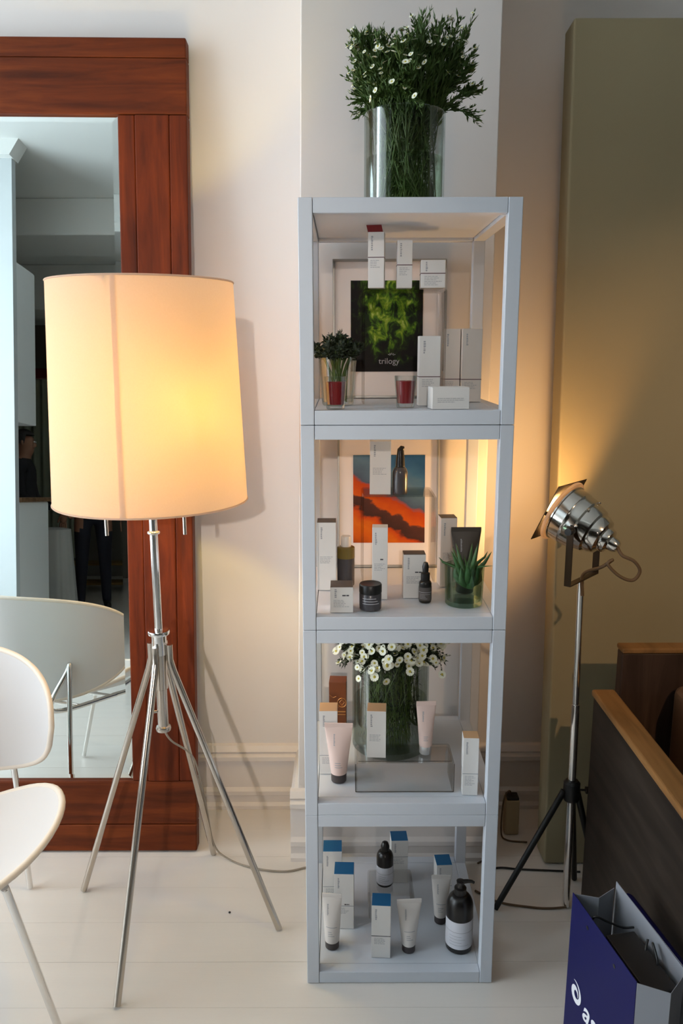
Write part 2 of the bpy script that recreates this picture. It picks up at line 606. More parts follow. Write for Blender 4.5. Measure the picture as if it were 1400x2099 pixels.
def smooth_path(pts, n=8):
    """Catmull-Rom through points"""
    P = [Vector(p) for p in pts]
    P = [P[0] * 2 - P[1]] + P + [P[-1] * 2 - P[-2]]
    out = []
    for i in range(1, len(P) - 2):
        p0, p1, p2, p3 = P[i - 1:i + 3]
        for k in range(n):
            t = k / n
            out.append(0.5 * ((2 * p1) + (p2 - p0) * t + (2 * p0 - 5 * p1 + 4 * p2 - p3) * t * t
                              + (3 * p1 - p0 - 3 * p2 + p3) * t ** 3))
    out.append(P[-2])
    return out


def text_mesh(body, size, shear=0.0, extrude=0.0002, offset=0.0):
    cu = bpy.data.curves.new('lettering', 'FONT')
    cu.body = body
    cu.size = size
    cu.shear = shear
    cu.extrude = extrude
    cu.offset = offset
    cu.resolution_u = 4
    o = bpy.data.objects.new('lettering', cu)
    COL.objects.link(o)
    dg = bpy.context.evaluated_depsgraph_get()
    me = bpy.data.meshes.new_from_object(o.evaluated_get(dg))
    bpy.data.objects.remove(o)
    bpy.data.curves.remove(cu)
    return me


# ------------------------------------------------------------------ room shell
XL, XLR, XR = -3.0, -4.7, 2.3       # left wall (front part), left wall (rear part), right wall
YB, YR = 2.45, -6.0                  # back wall face, rear wall
ZC = 3.34

fl = struct(MB().box(XLR - 0.1, XR + 0.1, YR - 0.1, YB + 0.1, -0.06, -0.006).build('floor', M['floor_base']),
            'white painted wooden floorboards')
rng = random.Random(3)
bw = 0.142
y = YB
k = 0
board_meshes = {}
while y > YR:
    y0 = max(y - bw + 0.0005, YR)
    dz = rng.uniform(-0.0005, 0.0)
    o = MB().box(XLR, XR, y0, y, -0.006, dz).build('floorboard', M['board'], fl)
    y -= bw
    k += 1

struct(MB().box(XLR - 0.1, XR + 0.1, YB, YB + 0.1, 0, ZC).build('wall_back', M['wall']), 'white plastered back wall')
struct(MB().box(XR, XR + 0.1, YR, YB, 0, ZC).build('wall_right', M['wall_cut_bounce']), 'unseen side wall darkened to cut bounced light')
struct(MB().box(XLR - 0.1, XR + 0.1, YR - 0.1, YR, 0, ZC).build('wall_rear', M['wall_cut_bounce']), 'far rear wall of the room')
struct(MB().box(XLR - 0.1, XLR, YR, -0.5, 0, ZC).build('wall_left_rear', M['wall_cut_bounce']), 'far side wall of the rear room')
struct(MB().box(XLR - 0.1, XR + 0.1, YR - 0.1, YB + 0.1, ZC, ZC + 0.1).build('ceiling', M['ceiling']), 'white ceiling')

# left wall with the tall window
WY0, WY1, WZ0, WZ1 = -0.15, 2.1, 0.35, 3.0
wl = MB()
wl.box(XL - 0.15, XL, -0.5, WY0, 0, ZC).box(XL - 0.15, XL, WY1, YB, 0, ZC)
wl.box(XL - 0.15, XL, WY0, WY1, 0, WZ0).box(XL - 0.15, XL, WY0, WY1, WZ1, ZC)
struct(wl.build('wall_left', M['wall']), 'white wall around the tall window')
w1 = struct(MB().box(XL - 0.13, XL - 0.12, WY0, WY1, WZ0, WZ1).build('window_1', M['sky_pane']), 'tall daylit window')
fr = MB()
for a in (WY0, WY1 - 0.05):
    fr.box(XL - 0.11, XL - 0.05, a, a + 0.05, WZ0, WZ1)
for a in (WZ0, (WZ0 + WZ1) / 2 - 0.025, WZ1 - 0.05):
    fr.box(XL - 0.11, XL - 0.05, WY0 + 0.05, WY1 - 0.05, a, a + 0.05)
fr.build('window_frame', M['trim'], w1)

# pilaster behind the shelf tower (its left edge runs slightly out of plumb)
pl = MB().hexa([(-0.135, 2.17, 0), (0.401, 2.17, 0), (0.401, YB, 0), (-0.135, YB, 0)],
               [(-0.082, 2.17, ZC), (0.401, 2.17, ZC), (0.401, YB, ZC), (-0.082, YB, ZC)])
struct(pl.build('wall_center', M['pilaster'], bevel=0.003), 'shallow white pilaster projecting from the back wall')


def base_profile(y0):
    """front outline of the skirting, y measured towards the room"""
    return [(y0, 0), (y0 - 0.030, 0), (y0 - 0.030, 0.012), (y0 - 0.021, 0.022), (y0 - 0.021, 0.045), (y0 - 0.027, 0.050),
            (y0 - 0.027, 0.064), (y0 - 0.017, 0.075), (y0 - 0.017, 0.168), (y0 - 0.030, 0.176), (y0 - 0.030, 0.190),
            (y0 - 0.018, 0.198), (y0 - 0.024, 0.206), (y0 - 0.012, 0.222), (y0, 0.226)]


struct(MB().prism(base_profile(YB), 'x', XL, -0.13).build('baseboard_back', M['trim']), 'tall moulded white skirting board')
struct(MB().prism(base_profile(YB), 'x', 0.40, XR).build('baseboard_right', M['trim']), 'tall moulded skirting in the recess')
bp_ = MB().prism(base_profile(2.17), 'x', -0.155, 0.421)
left_ret = MB().prism([(-0.135 - (2.17 - p[0]) * 0.7, p[1]) for p in base_profile(2.17)[1:-1]] + [(-0.12, 0.226), (-0.12, 0)], 'y', 2.17, YB - 0.03)
bp_.v += left_ret.v
o_ = len(bp_.v) - len(left_ret.v)
bp_.f += [[i + o_ for i in f] for f in left_ret.f]
bp_.mi += left_ret.mi
struct(bp_.build('baseboard_center', M['trim']), 'moulded skirting wrapped around the pilaster foot')

# ceiling beams of the room behind (seen in the mirror)
struct(MB().box(XLR, XR, -2.0, -1.45, 3.06, ZC).build('trim_1', M['ceiling'], bevel=0.01), 'white boxed ceiling beam')
struct(MB().box(XLR, XR, -3.6, -3.2, 2.9, ZC).build('trim_2', M['ceiling'], bevel=0.01), 'white boxed ceiling beam further back')
# white partition with its end at x = -2.1
struct(MB().box(XLR, -2.1, -0.56, -0.5, 0, ZC).build('wall_partition', M['partition']), 'white partition wall reflected in the mirror')
struct(MB().prism([(-2.17, ZC - 0.10), (-2.09, ZC - 0.10), (-2.03, ZC), (-2.17, ZC)], 'y', -0.58, -0.44).build('trim_3', M['ceiling']),
       'small plaster cap at the top of the partition')
w2 = struct(MB().box(-4.5, -3.6, YR + 0.01, YR + 0.02, 0.6, 2.5).build('window_2', M['sky_pane_rear']), 'curtained rear window')
fr = MB()
for a in (-4.5, -4.07, -3.64):
    fr.box(a, a + 0.04, YR + 0.02, YR + 0.06, 0.6, 2.5)
fr.build('window_frame', M['trim'], w2)

# ------------------------------------------------------------------ shelf tower: four stacked open cubes
TX0, TX1, TY0, TY1, U = -0.0856, 0.3622, 1.67, 2.12, 0.452
PW = 0.029
cube_labels = [
    'bottom white open shelf cube standing on the floor, holding blue-topped cartons',
    'second white open shelf cube from the floor, holding the flower vase',
    'third white open shelf cube from the floor, with the orange desert picture',
    'topmost white open shelf cube, with the green jungle picture']
for i in range(4):
    z0 = i * U
    z1 = z0 + U - 0.0012
    c = thing('shelf_cube', cube_labels[i], 'shelf', (TX0, TY0, z0 + (0.0 if i else 0.001)), 0, 'stacked white shelf cubes')
    W_, D_, H_ = TX1 - TX0, TY1 - TY0, z1 - z0
    for (px, py) in ((0, 0), (W_ - PW, 0), (0, D_ - PW), (W_ - PW, D_ - PW)):
        MB().box(px, px + PW, py, py + PW, 0, H_).build('post', M['shelf'], c, bevel=0.0014)
    g = 0.0007
    for zz in (0, H_ - 0.030):
        for py in (0, D_ - PW):
            MB().box(PW + g, W_ - PW - g, py + 0.0006, py + PW, zz, zz + 0.030).build('rail', M['shelf'], c, bevel=0.0014)
        for px in (0, W_ - PW):
            MB().box(px, px + PW - 0.0006, PW + g, D_ - PW - g, zz, zz + 0.030).build('rail', M['shelf'], c, bevel=0.0014)
    MB().box(PW + g, W_ - PW - g, PW + g, D_ - PW - g, 0.012, 0.0296).build('bottom_panel', M['shelf'], c)
    MB().box(PW + g, W_ - PW - g, PW + g, D_ - PW - g, H_ - 0.022, H_ - 0.008).build('top_panel', M['shelf'], c)

Z = [0.0305 + i * U for i in range(4)]      # shelf floor heights
Z4, Z3, Z2, Z1 = Z[0] + 0.001, Z[1], Z[2], Z[3]
ZTOP = 4 * U - 0.0008

# ------------------------------------------------------------------ leaning floor mirror
LEAN = math.atan(0.208 / 2.34)
mir = thing('floor_mirror', 'huge floor mirror in a dark red-brown timber frame leaning on the white wall', 'mirror',
            (-0.4456, 2.186, 0.006))
mir.rotation_euler = (-LEAN, 0, 0)
MH, MW, ST = 2.352, 1.10, 0.193


def msk(mb):
    """slightly racked frame: the right edge drifts right towards the top"""
    mb.v = [Vector((p.x + 0.0222 * p.z / MH, p.y, p.z - p.x * 0.0105 * p.z / MH)) for p in mb.v]
    return mb


TR, BR, TH = 0.200, 0.222, 0.044
def mboard(x0, x1, z0, z1, y0, mat, name):
    return msk(MB().box(x0, x1, y0, TH, z0, z1)).build(name, mat, mir, bevel=0.004, seg=3)


mboard(-MW, 0, MH - 0.052, MH, 0.000, M['mirror_wood_h'], 'frame_plank')
mboard(-MW, 0, MH - TR, MH - 0.0524, 0.001, M['mirror_wood_h'], 'frame_plank')
mboard(-MW, 0, 0.085, BR, 0.002, M['mirror_wood_h'], 'frame_plank')
mboard(-MW, 0, 0, 0.084, 0.000, M['mirror_wood_h'], 'frame_plank')
for (a, b_, yy) in ((-0.050, 0, 0.001), (-0.1452, -0.0502, 0.0), (-ST, -0.1456, 0.003)):
    mboard(a, b_, BR + 0.001, MH - TR - 0.001, yy, M['mirror_wood_v'], 'frame_plank')
for (a, b_, yy) in ((-MW, -MW + 0.144, 0.0), (-MW + 0.145, -MW + ST, 0.003)):
    mboard(a, b_, BR + 0.001, MH - TR - 0.001, yy, M['mirror_wood_v'], 'frame_plank')
gx0, gx1, gz0, gz1 = -MW + ST - 0.004, -ST + 0.004, BR - 0.004, MH - TR + 0.004
gl = msk(MB().box(gx0 + 0.022, gx1 - 0.022, 0.014, 0.018, gz0 + 0.022, gz1 - 0.022)).build('mirror_glass', M['mirror_glass'], mir)
bv = MB()
e0, e1 = 0.0, 0.022
for (ax, az, bx, bz) in ((gx0, gz0, gx1, gz0), (gx1, gz0, gx1, gz1), (gx1, gz1, gx0, gz1), (gx0, gz1, gx0, gz0)):
    def inn(x, z):
        return (gx0 + e1 if x == gx0 else gx1 - e1, 0.014, gz0 + e1 if z == gz0 else gz1 - e1)
    bv._add([(ax, 0.0152, az), (bx, 0.0152, bz), inn(bx, bz), inn(ax, az)], [(0, 1, 2, 3)])
msk(bv).build('bevelled_edge', M['mirror_glass'], gl)
msk(MB().box(-MW + 0.02, -0.02, TH - 0.02, TH - 0.002, 0.02, MH - 0.02)).build('backing_board', M['backing'], mir)

# ------------------------------------------------------------------ floor lamp with drum shade
LX, LY = -0.462, 1.910
lamp = thing('floor_lamp', 'tall floor lamp with cream drum shade on four splayed metal legs', 'lamp', (LX, LY, 0))
ZS0, ZS1, RS0, RS1 = 1.153, 1.664, 0.231, 0.211
n = 72
sh = MB()
prof_o = [(RS0, ZS0), (RS1, ZS1)]
sh.ring_lathe([(RS0, ZS0), (RS1, ZS1), (RS1 - 0.0015, ZS1), (RS0 - 0.0015, ZS0)], n)
shade = sh.build('lamp_shade', M['shade'], lamp, smooth=40)
for (r_, z_) in ((RS0, ZS0), (RS1, ZS1)):
    MB().tube([(r_ * math.cos(2 * PI * i / 72), r_ * math.sin(2 * PI * i / 72), z_) for i in range(73)], 0.0022, 6, cap=False).build(
        'shade_rim', M['shade'], shade, smooth=60)
a0 = -1.61
MB().grid(lambda u, v: Vector(((RS0 + (RS1 - RS0) * v + 0.0012) * math.cos(a0 + (u - .5) * 0.052),
                               (RS0 + (RS1 - RS0) * v + 0.0012) * math.sin(a0 + (u - .5) * 0.052), ZS0 + (ZS1 - ZS0) * v)), 3, 8).build(
    'shade_seam', M['shade'], shade, smooth=60)
# spider that carries the shade
spd = MB()
for i in range(3):
    a = i * 2 * PI / 3 + 0.4
    spd.tube([(0.012 * math.cos(a), 0.012 * math.sin(a), ZS1 - 0.03), (0.2 * math.cos(a), 0.2 * math.sin(a), ZS1 - 0.03),
              (0.2095 * math.cos(a), 0.2095 * math.sin(a), ZS1 - 0.004)], 0.002, 6)
spd.build('shade_spider', M['nickel'], lamp, smooth=60)
MB().tube([(0, 0, 0.79), (0, 0, ZS1 - 0.02)], 0.0098, 16).build('pole', M['chrome'], lamp, smooth=50)
MB().lathe([(0.0098, 1.066), (0.0145, 1.068), (0.0155, 1.071), (0.0145, 1.074), (0.0098, 1.076)], 24).build('pole_ring', M['chrome'], lamp, smooth=50)
MB().lathe([(0.0, 0.755), (0.0185, 0.755), (0.0185, 0.806), (0.026, 0.808), (0.0275, 0.813), (0.026, 0.818), (0.0100, 0.820)], 28).build(
    'hub', M['chrome'], lamp, smooth=45)
MB().lathe([(0.0, 0.545), (0.018, 0.546), (0.0195, 0.552), (0.018, 0.558), (0.0135, 0.560), (0.0135, 0.66), (0.0165, 0.662),
            (0.0165, 0.756), (0.0, 0.757)], 24).build('sleeve', M['nickel'], lamp, smooth=45)
MB().tube([(-0.013, -0.004, 0.60), (-0.022, -0.007, 0.60)], 0.004, 8).build('set_screw', M['nickel'], lamp, smooth=50)
feet = [(-0.737, 2.010), (-0.529, 1.600), (-0.169, 1.854), (-0.393, 2.176)]
for (fx, fy) in feet:
    d = Vector((fx - LX, fy - LY, 0))
    u = d.normalized()
    p0 = u * 0.026 + Vector((0, 0, 0.782))
    p1 = u * 0.026 + Vector((0, 0, 0.735))
    foot = d + Vector((0, 0, 0.004))
    pm = p1.lerp(foot, 0.03)
    lg = MB().tube([p0, p1 + Vector((0, 0, 0.006)), p1 + u * 0.002, pm, foot], 0.0088, 12).build('leg', M['nickel'], lamp, smooth=50)
# pull chains
for (cx_, cy_) in ((-0.085, -0.10), (0.095, -0.09)):
    MB().tube([(cx_, cy_, 1.36), (cx_, cy_, 1.128)], 0.0012, 6).build('pull_chain', M['nickel'], lamp, smooth=60)
    MB().lathe([(0.0, 1.086), (0.0042, 1.087), (0.0042, 1.130), (0.0015, 1.133)], 12, cx_, cy_).build('pull', M['nickel'], lamp, smooth=40)
# bulbs
for (cx_, cy_, bm_name) in ((0.098, -0.108, 'bulb_front'), (-0.055, 0.045, 'bulb_back')):
    bl = MB()
    bl.tube([(0, 0, 1.36), (cx_ * 0.6, cy_ * 0.6, 1.355), (cx_, cy_, 1.355)], 0.006, 8)
    bl.build('bulb_arm', M['nickel'], lamp, smooth=50)
    MB().lathe([(0.013, 1.325), (0.013, 1.352), (0.0, 1.354)], 16, cx_, cy_).build('bulb_socket', M['white_cap'], lamp, smooth=40)
    MB().lathe([(0.0, 1.356), (0.012, 1.358), (0.014, 1.370), (0.024, 1.388), (0.026, 1.402), (0.020, 1.420), (0.0, 1.430)], 20, cx_, cy_).build(
        'bulb', M[bm_name], lamp, smooth=60)
# supply cord
MB().tube(smooth_path([(0.0, 0.0, 0.548), (0.012, 0.03, 0.50), (0.05, 0.12, 0.40), (0.062, 0.20, 0.22), (0.075, 0.245, 0.05),
                       (0.12, 0.235, 0.006), (0.20, 0.195, 0.004), (0.29, 0.180, 0.004), (0.355, 0.198, 0.004), (0.42, 0.2185, 0.004),
                       (0.60, 0.2185, 0.004), (0.78, 0.22, 0.004)], 8), 0.0027, 8).build('power_cord', M['cable_grey'], lamp, smooth=60)

# ------------------------------------------------------------------ film spotlight on tripod
PX, PY = 0.612, 1.943
spot = thing('tripod_spotlight', 'polished vintage film spotlight on a chrome pole with black tripod feet', 'lamp', (PX, PY, 0))
MB().tube([(0.006, 0, 0.002), (0.0, 0, 0.60)], 0.0105, 16).build('lower_pole', M['chrome'], spot, smooth=50)
MB().tube([(0.0, 0, 0.58), (-0.006, 0, 0.94)], 0.0085, 16).build('upper_pole', M['chrome'], spot, smooth=50)
MB().lathe([(0.0, 0.325), (0.020, 0.325), (0.022, 0.335), (0.022, 0.375), (0.016, 0.382), (0.0, 0.382)], 16, 0.003, 0).build(
    'tripod_collar', M['black'], spot, smooth=40)
MB().tube([(0.022, -0.004, 0.356), (0.040, -0.006, 0.356)], 0.003, 8).lathe([(0.0, -0.004), (0.010, -0.004), (0.010, 0.004), (0.0, 0.004)], 8,
    xf=Matrix.Translation((0.043, -0.006, 0.356)) @ Matrix.Rotation(PI / 2, 4, 'Y')).build('collar_knob', M['black'], spot, smooth=40)
for (fx, fy) in ((0.420, 1.925), (0.672, 2.050), (0.722, 1.962)):
    d = Vector((fx - PX, fy - PY, 0))
    u = d.normalized()
    MB().tube([u * 0.018 + Vector((0, 0, 0.352)), d + Vector((0, 0, 0.007))], [0.0088, 0.0080], 10).build('tripod_leg', M['black_metal'], spot, smooth=50)
HD = Vector((-0.675, 0.597, 0.43)).normalized()
HC = Vector((-0.004, 0.0, 1.078))
zax = HD
xax = Vector((0, 0, 1)).cross(zax).normalized()
yax = zax.cross(xax).normalized()
HM = Matrix.Translation(HC) @ Matrix((xax, yax, zax)).transposed().to_4x4()
can = [(0.0, -0.097), (0.013, -0.097), (0.017, -0.090), (0.019, -0.076), (0.030, -0.072), (0.033, -0.064), (0.033, -0.058), (0.045, -0.053),
       (0.051, -0.038), (0.0515, -0.030), (0.058, -0.026), (0.063, -0.006), (0.0635, 0.0), (0.068, 0.004), (0.070, 0.022), (0.0705, 0.030),
       (0.072, 0.032), (0.0725, 0.058), (0.076, 0.060), (0.076, 0.064), (0.0705, 0.064), (0.0695, 0.030), (0.062, 0.0), (0.05, -0.03), (0.02, -0.055), (0.0, -0.058)]
hd = MB().lathe(can, 48, xf=HM).build('lamp_head', M['steel'], spot, smooth=35)
for i in range(8):
    a = i * PI / 4 + 0.2
    MB().lathe([(0.0, 0.004), (0.0035, 0.003), (0.0035, 0.0)], 10,
               xf=HM @ Matrix.Translation((0.0665 * math.cos(a), 0.0665 * math.sin(a), -0.001))
               @ Matrix.Rotation(a, 4, 'Z') @ Matrix.Rotation(R(72), 4, 'Y')).build('rivet', M['steel'], hd, smooth=50)
MB().ring_lathe([(0.0715, 0.0650), (0.0825, 0.0650), (0.0840, 0.0680), (0.0835, 0.0715), (0.0720, 0.0715)], 48, xf=HM).build('glow_ring', M['glow_ring'], spot, smooth=40)
# square filter frame held in front of the lens, round opening
pf = MB()
s_, ro = 0.078, 0.066
N = 32
vs = []
for zz in (0.078, 0.0800):
    for i in range(N):
        a = 2 * PI * i / N
        k_ = 1.0 / max(abs(math.cos(a)), abs(math.sin(a)))
        vs.append(HM @ Vector((s_ * k_ * math.cos(a), s_ * k_ * math.sin(a), zz)))
    for i in range(N):
        a = 2 * PI * i / N
        vs.append(HM @ Vector((ro * math.cos(a), ro * math.sin(a), zz)))
fs = []
for i in range(N):
    j = (i + 1) % N
    fs += [(i, j, N + j, N + i), (2 * N + j, 2 * N + i, 3 * N + i, 3 * N + j), (i, 2 * N + i, 2 * N + j, j), (N + i, N + j, 3 * N + j, 3 * N + i)]
pf._add(vs, fs)
pf.build('filter_frame', M['dark_brown_metal'], spot)
for i in range(4):
    a = i * PI / 2
    t = MB().box(-0.005, 0.005, 0.068, 0.074, 0.060, 0.079)
    t.xform(HM @ Matrix.Rotation(a, 4, 'Z'))
    t.build('frame_clip', M['dark_brown_metal'], spot)
MB().lathe([(0.0, -0.02), (0.012, -0.018), (0.014, 0.0), (0.024, 0.022), (0.026, 0.036), (0.018, 0.052), (0.0, 0.058)], 20, xf=HM).build(
    'bulb', M['bulb'], spot, smooth=60)
lt = light('spotlight_bulb_light', 'SPOT', HM @ Vector((0, 0, 0.086)), 5.2, (1.0, 0.53, 0.18), shadow_soft_size=0.016, spot_size=R(172), spot_blend=0.25)
lt.rotation_euler = HD.to_track_quat('-Z', 'Y').to_euler()
lt.parent = spot
# yoke
side = Vector((HD.x, HD.y, 0)).normalized()
side = Vector((-side.y, side.x, 0))
side = side if side.x < 0 else -side
yk = MB()
ty = side.cross(Vector((0, 0, 1))).normalized()


def strip(p, q, wd, th):
    d = (q - p).normalized()
    nrm = d.cross(ty).normalized()
    a, b_ = ty * wd / 2, nrm * th / 2
    yk.hexa([p - a - b_, p + a - b_, p + a + b_, p - a + b_], [q - a - b_, q + a - b_, q + a + b_, q - a + b_])


yb = HC.z - 0.138
pl_, pr_ = HC + side * 0.080, HC - side * 0.080
bl_, br_ = Vector((pl_.x, pl_.y, yb)), Vector((pr_.x, pr_.y, yb))
strip(pl_ + Vector((0, 0, 0.012)), bl_ - Vector((0, 0, .0015)), 0.017, 0.003)
strip(pr_ + Vector((0, 0, 0.012)), br_ - Vector((0, 0, .0015)), 0.017, 0.003)
strip(bl_, br_, 0.017, 0.003)
yk.build('yoke', M['dark_brown_metal'], spot)
for s in (-1, 1):
    q = HC + side * (0.070 * s)
    q2 = HC + side * (0.094 * s)
    MB().tube([q, q2], 0.009, 12).build('yoke_knob', M['black'], spot, smooth=40)
# coiled flex at the back of the head
back = HM @ Vector((0, 0, -0.095))
MB().tube(smooth_path([back, back + Vector((0.010, -0.012, -0.018)), back + Vector((0.036, -0.020, -0.030)), back + Vector((0.052, -0.02, -0.055)),
                       back + Vector((0.036, -0.02, -0.078)), back + Vector((0.004, -0.018, -0.068)), back + Vector((-0.024, -0.012, -0.040)),
                       back + Vector((-0.012, -0.008, -0.030)), back + Vector((-0.035, 0.0, -0.050)), Vector((-0.005, -0.012, 0.955)), Vector((-0.004, -0.014, 0.90))], 8),
          0.0042, 8).build('flex', M['cable'], spot, smooth=60)
MB().tube(smooth_path([(0.004, -0.012, 0.006), (-0.04, -0.014, 0.004), (-0.09, -0.01, 0.004), (-0.178, 0.012, 0.004), (-0.235, 0.06, 0.004)], 8), 0.003, 8).build(
    'power_cord', M['cable'], spot, smooth=60)

# ------------------------------------------------------------------ leaning grey-green panel at the right
SL = math.atan(0.14 / 2.343)
slab = MB().box(0.0, 1.55, 0.0, 0.09, 0.0, 2.345).build('leaning_panel', M['panel'], bevel=0.006, seg=3)
slab.location = (0.602, 2.12, 0.006)
slab.rotation_euler = (-SL, 0, R(0.0))
tag(slab, 'thick grey-green padded panel leaning against the wall behind the bench', 'panel')

# ------------------------------------------------------------------ wooden bench
bn = thing('wooden_bench', 'dark wooden bench with tan-capped arm beside the tripod spotlight', 'bench', (0.645, 1.05, 0))
AL = 1.926 - 1.05
MB().box(0.006, 0.054, 0.0, AL - 0.002, 0.0, 0.632).build('arm_panel', M['bench_dark'], bn, bevel=0.004)
MB().box(0.0, 0.060, -0.01, AL, 0.6325, 0.650).build('arm_cap', M['bench_cap'], bn, bevel=0.006, seg=3)
MB().box(0.085, 1.30, 0.905, 0.945, 0.08, 0.735).build('backrest', M['bench_back'], bn, bevel=0.004)
MB().box(0.083, 1.30, 0.900, 0.948, 0.7355, 0.750).build('back_cap', M['bench_cap'], bn, bevel=0.005, seg=3)
MB().box(0.055, 1.25, 0.03, 0.90, 0.33, 0.37).build('seat', M['bench_dark'], bn, bevel=0.004)
MB().box(0.055, 0.10, 0.80, 0.904, 0.37, 0.60).build('corner_block', M['bench_dark'], bn, bevel=0.003)
MB().box(1.25, 1.30, 0.0, 0.90, 0.0, 0.632).build('arm_panel', M['bench_dark'], bn, bevel=0.004)
cu = MB().box(0, 0.50, 0, 0.12, 0, 0.285).build('bench_cushion', M['leather'], bevel=0.025, seg=4)
cu.location = (0.862, 1.828, 0.371)
tag(cu, 'brown leather cushion propped against the bench back', 'cushion')

# ------------------------------------------------------------------ paper carrier bag
A_ = Vector((0.472, 1.443, 0))
ang = math.atan2(1.211 - 1.443, 0.516 - 0.472)
bag = thing('carrier_bag', 'blue paper carrier bag with white swirl logo standing beside the bench', 'bag', (0.472, 1.443, 0.0), ang)
# local x runs along the printed face towards the camera, local y points to the bench
BL, BD, BH = 0.240, 0.092, 0.42
t_ = 0.0012
bb = MB()
bb.hexa([(-0.006, 0, 0), (BL + 0.004, 0, 0), (BL + 0.004, t_, 0), (-0.006, t_, 0)], [(0, 0, BH), (BL, 0, BH), (BL, t_, BH), (0, t_, BH)])
bb.build('front_face', M['bag_blue_shaded'], bag)
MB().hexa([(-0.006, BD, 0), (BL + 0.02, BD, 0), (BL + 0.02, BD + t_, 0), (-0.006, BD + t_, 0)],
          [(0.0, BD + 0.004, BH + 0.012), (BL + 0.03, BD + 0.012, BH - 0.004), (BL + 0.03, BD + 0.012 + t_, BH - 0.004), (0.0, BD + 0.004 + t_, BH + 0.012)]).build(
    'back_face', M['bag_white_shaded'], bag)
# folded gussets
def gusset(x0, xm, name):
    g_ = MB()
    pts_b = [(x0, 0.0012), (xm, BD / 2), (x0, BD)]
    for (p, q) in ((pts_b[0], pts_b[1]), (pts_b[1], pts_b[2])):
        g_._add([(p[0], p[1], 0), (q[0], q[1], 0), (q[0], q[1], BH - 0.002), (p[0], p[1], BH - 0.002),
                 (p[0] + t_, p[1], 0), (q[0] + t_, q[1], 0), (q[0] + t_, q[1], BH - 0.002), (p[0] + t_, p[1], BH - 0.002)],
                [(0, 1, 2, 3), (7, 6, 5, 4), (0, 4, 5, 1), (1, 5, 6, 2), (2, 6, 7, 3), (3, 7, 4, 0)])
    return g_.build(name, M['bag_white_shaded'], bag)


gusset(0.0, 0.022, 'gusset')
gusset(BL, BL + 0.032, 'gusset')
MB().box(-0.004, BL, 0.001, BD, 0, 0.002).build('base_sheet', M['bag_white_shaded'], bag)
# blue turned-over cuff along the far rim
MB().grid(lambda u, v: Vector((0.035 + (BL - 0.005) * u, BD + 0.006 + 0.004 * u + 0.024 * v, BH + 0.010 - 0.014 * u - 0.018 * v * v)), 6, 4).build(
    'rim_cuff', M['bag_blue_shaded'], bag, smooth=50)
# handles
MB().tube(smooth_path([(0.062, 0.004, BH - 0.030), (0.070, 0.012, BH - 0.004), (0.078, 0.035, BH - 0.012), (0.085, 0.065, BH - 0.024),
                       (0.082, 0.09, BH - 0.03)], 6), 0.0024, 8).build('handle', M['black'], bag, smooth=60)
MB().tube(smooth_path([(0.128, 0.092, BH - 0.02), (0.142, 0.080, BH - 0.035), (0.165, 0.076, BH - 0.055), (0.178, 0.082, BH - 0.030),
                       (0.150, 0.088, BH - 0.010), (0.175, 0.086, BH - 0.040), (0.19, 0.07, BH - 0.060)], 6), 0.0024, 8).build('handle', M['black'], bag, smooth=60)
for ux in (0.066, 0.168):
    MB().lathe([(0.0, -0.0006), (0.0042, -0.0006), (0.0042, 0.0002)], 12,
               xf=Matrix.Translation((ux, -0.0004, BH - 0.030)) @ Matrix.Rotation(PI / 2, 4, 'X')).build('eyelet', M['black'], bag)
# print on the face: swirl and lettering.  u along the face, w down from the rim
def on_face(me_or_mb, u, w):
    return Matrix.Translation((u, -0.0008, BH - w)) @ Matrix.Rotation(PI / 2, 4, 'X')


sw = MB()
NS = 60
out_, inn_ = [], []
for i in range(NS + 1):
    t = i / NS
    a = R(112) - t * R(500)
    rad = 0.0275 * (1 - 0.60 * t ** 1.15)
    th_ = 0.0125 * math.sin(PI * min(1, t * 1.02)) ** 0.9 + 0.0006
    out_.append((rad * math.cos(a) * 0.92, rad * math.sin(a), 0))
    inn_.append(((rad - th_) * math.cos(a) * 0.92, (rad - th_) * math.sin(a), 0))
sw._add(out_ + inn_, [(i, i + 1, NS + 2 + i, NS + 1 + i) for i in range(NS)])
sw.xform(on_face(None, 0.038, 0.205) @ Matrix.Rotation(R(0), 4, 'Z'))
sw.build('swirl_logo', M['bag_print'], bag)
tm = text_mesh('asics', 0.066, 0.25, 0.0, 0.0012)
tm.transform(on_face(None, 0.068, 0.232))
tm.materials.clear()
tm.materials.append(M['bag_print'])
to = bpy.data.objects.new('lettering', tm)
COL.objects.link(to)
to.parent = bag
bx = MB().box(0, 0.150, 0, 0.062, 0, 0.385).build('black_box', M['box_black'], bevel=0.003)
bx.matrix_world = Matrix.Translation((0.472, 1.443, 0.003)) @ Matrix.Rotation(ang, 4, 'Z') @ Matrix.Translation((0.088, 0.026, 0))
tag(bx, 'black box standing inside the blue carrier bag', 'box')

# ------------------------------------------------------------------ white shell chair
chair = thing('shell_chair', 'white shell chair with wraparound back and thin chrome legs before the mirror', 'chair', (-0.983, 1.678, 0), R(26.4))


def back_pt(s, t, off=0.0):
    ph = s * R(84)
    hh = 0.148 * max(0.0, 1 - abs(s) ** 2.9) ** 0.5 if t > 0 else 0.205 * max(0.0, 1 - abs(s) ** 2.3) ** 0.5
    z = 0.602 + t * hh - 0.012 * abs(s) ** 2
    rr = 0.30 + off + 0.10 * (z - 0.59)
    return Vector((rr * math.sin(ph), rr * math.cos(ph), z))


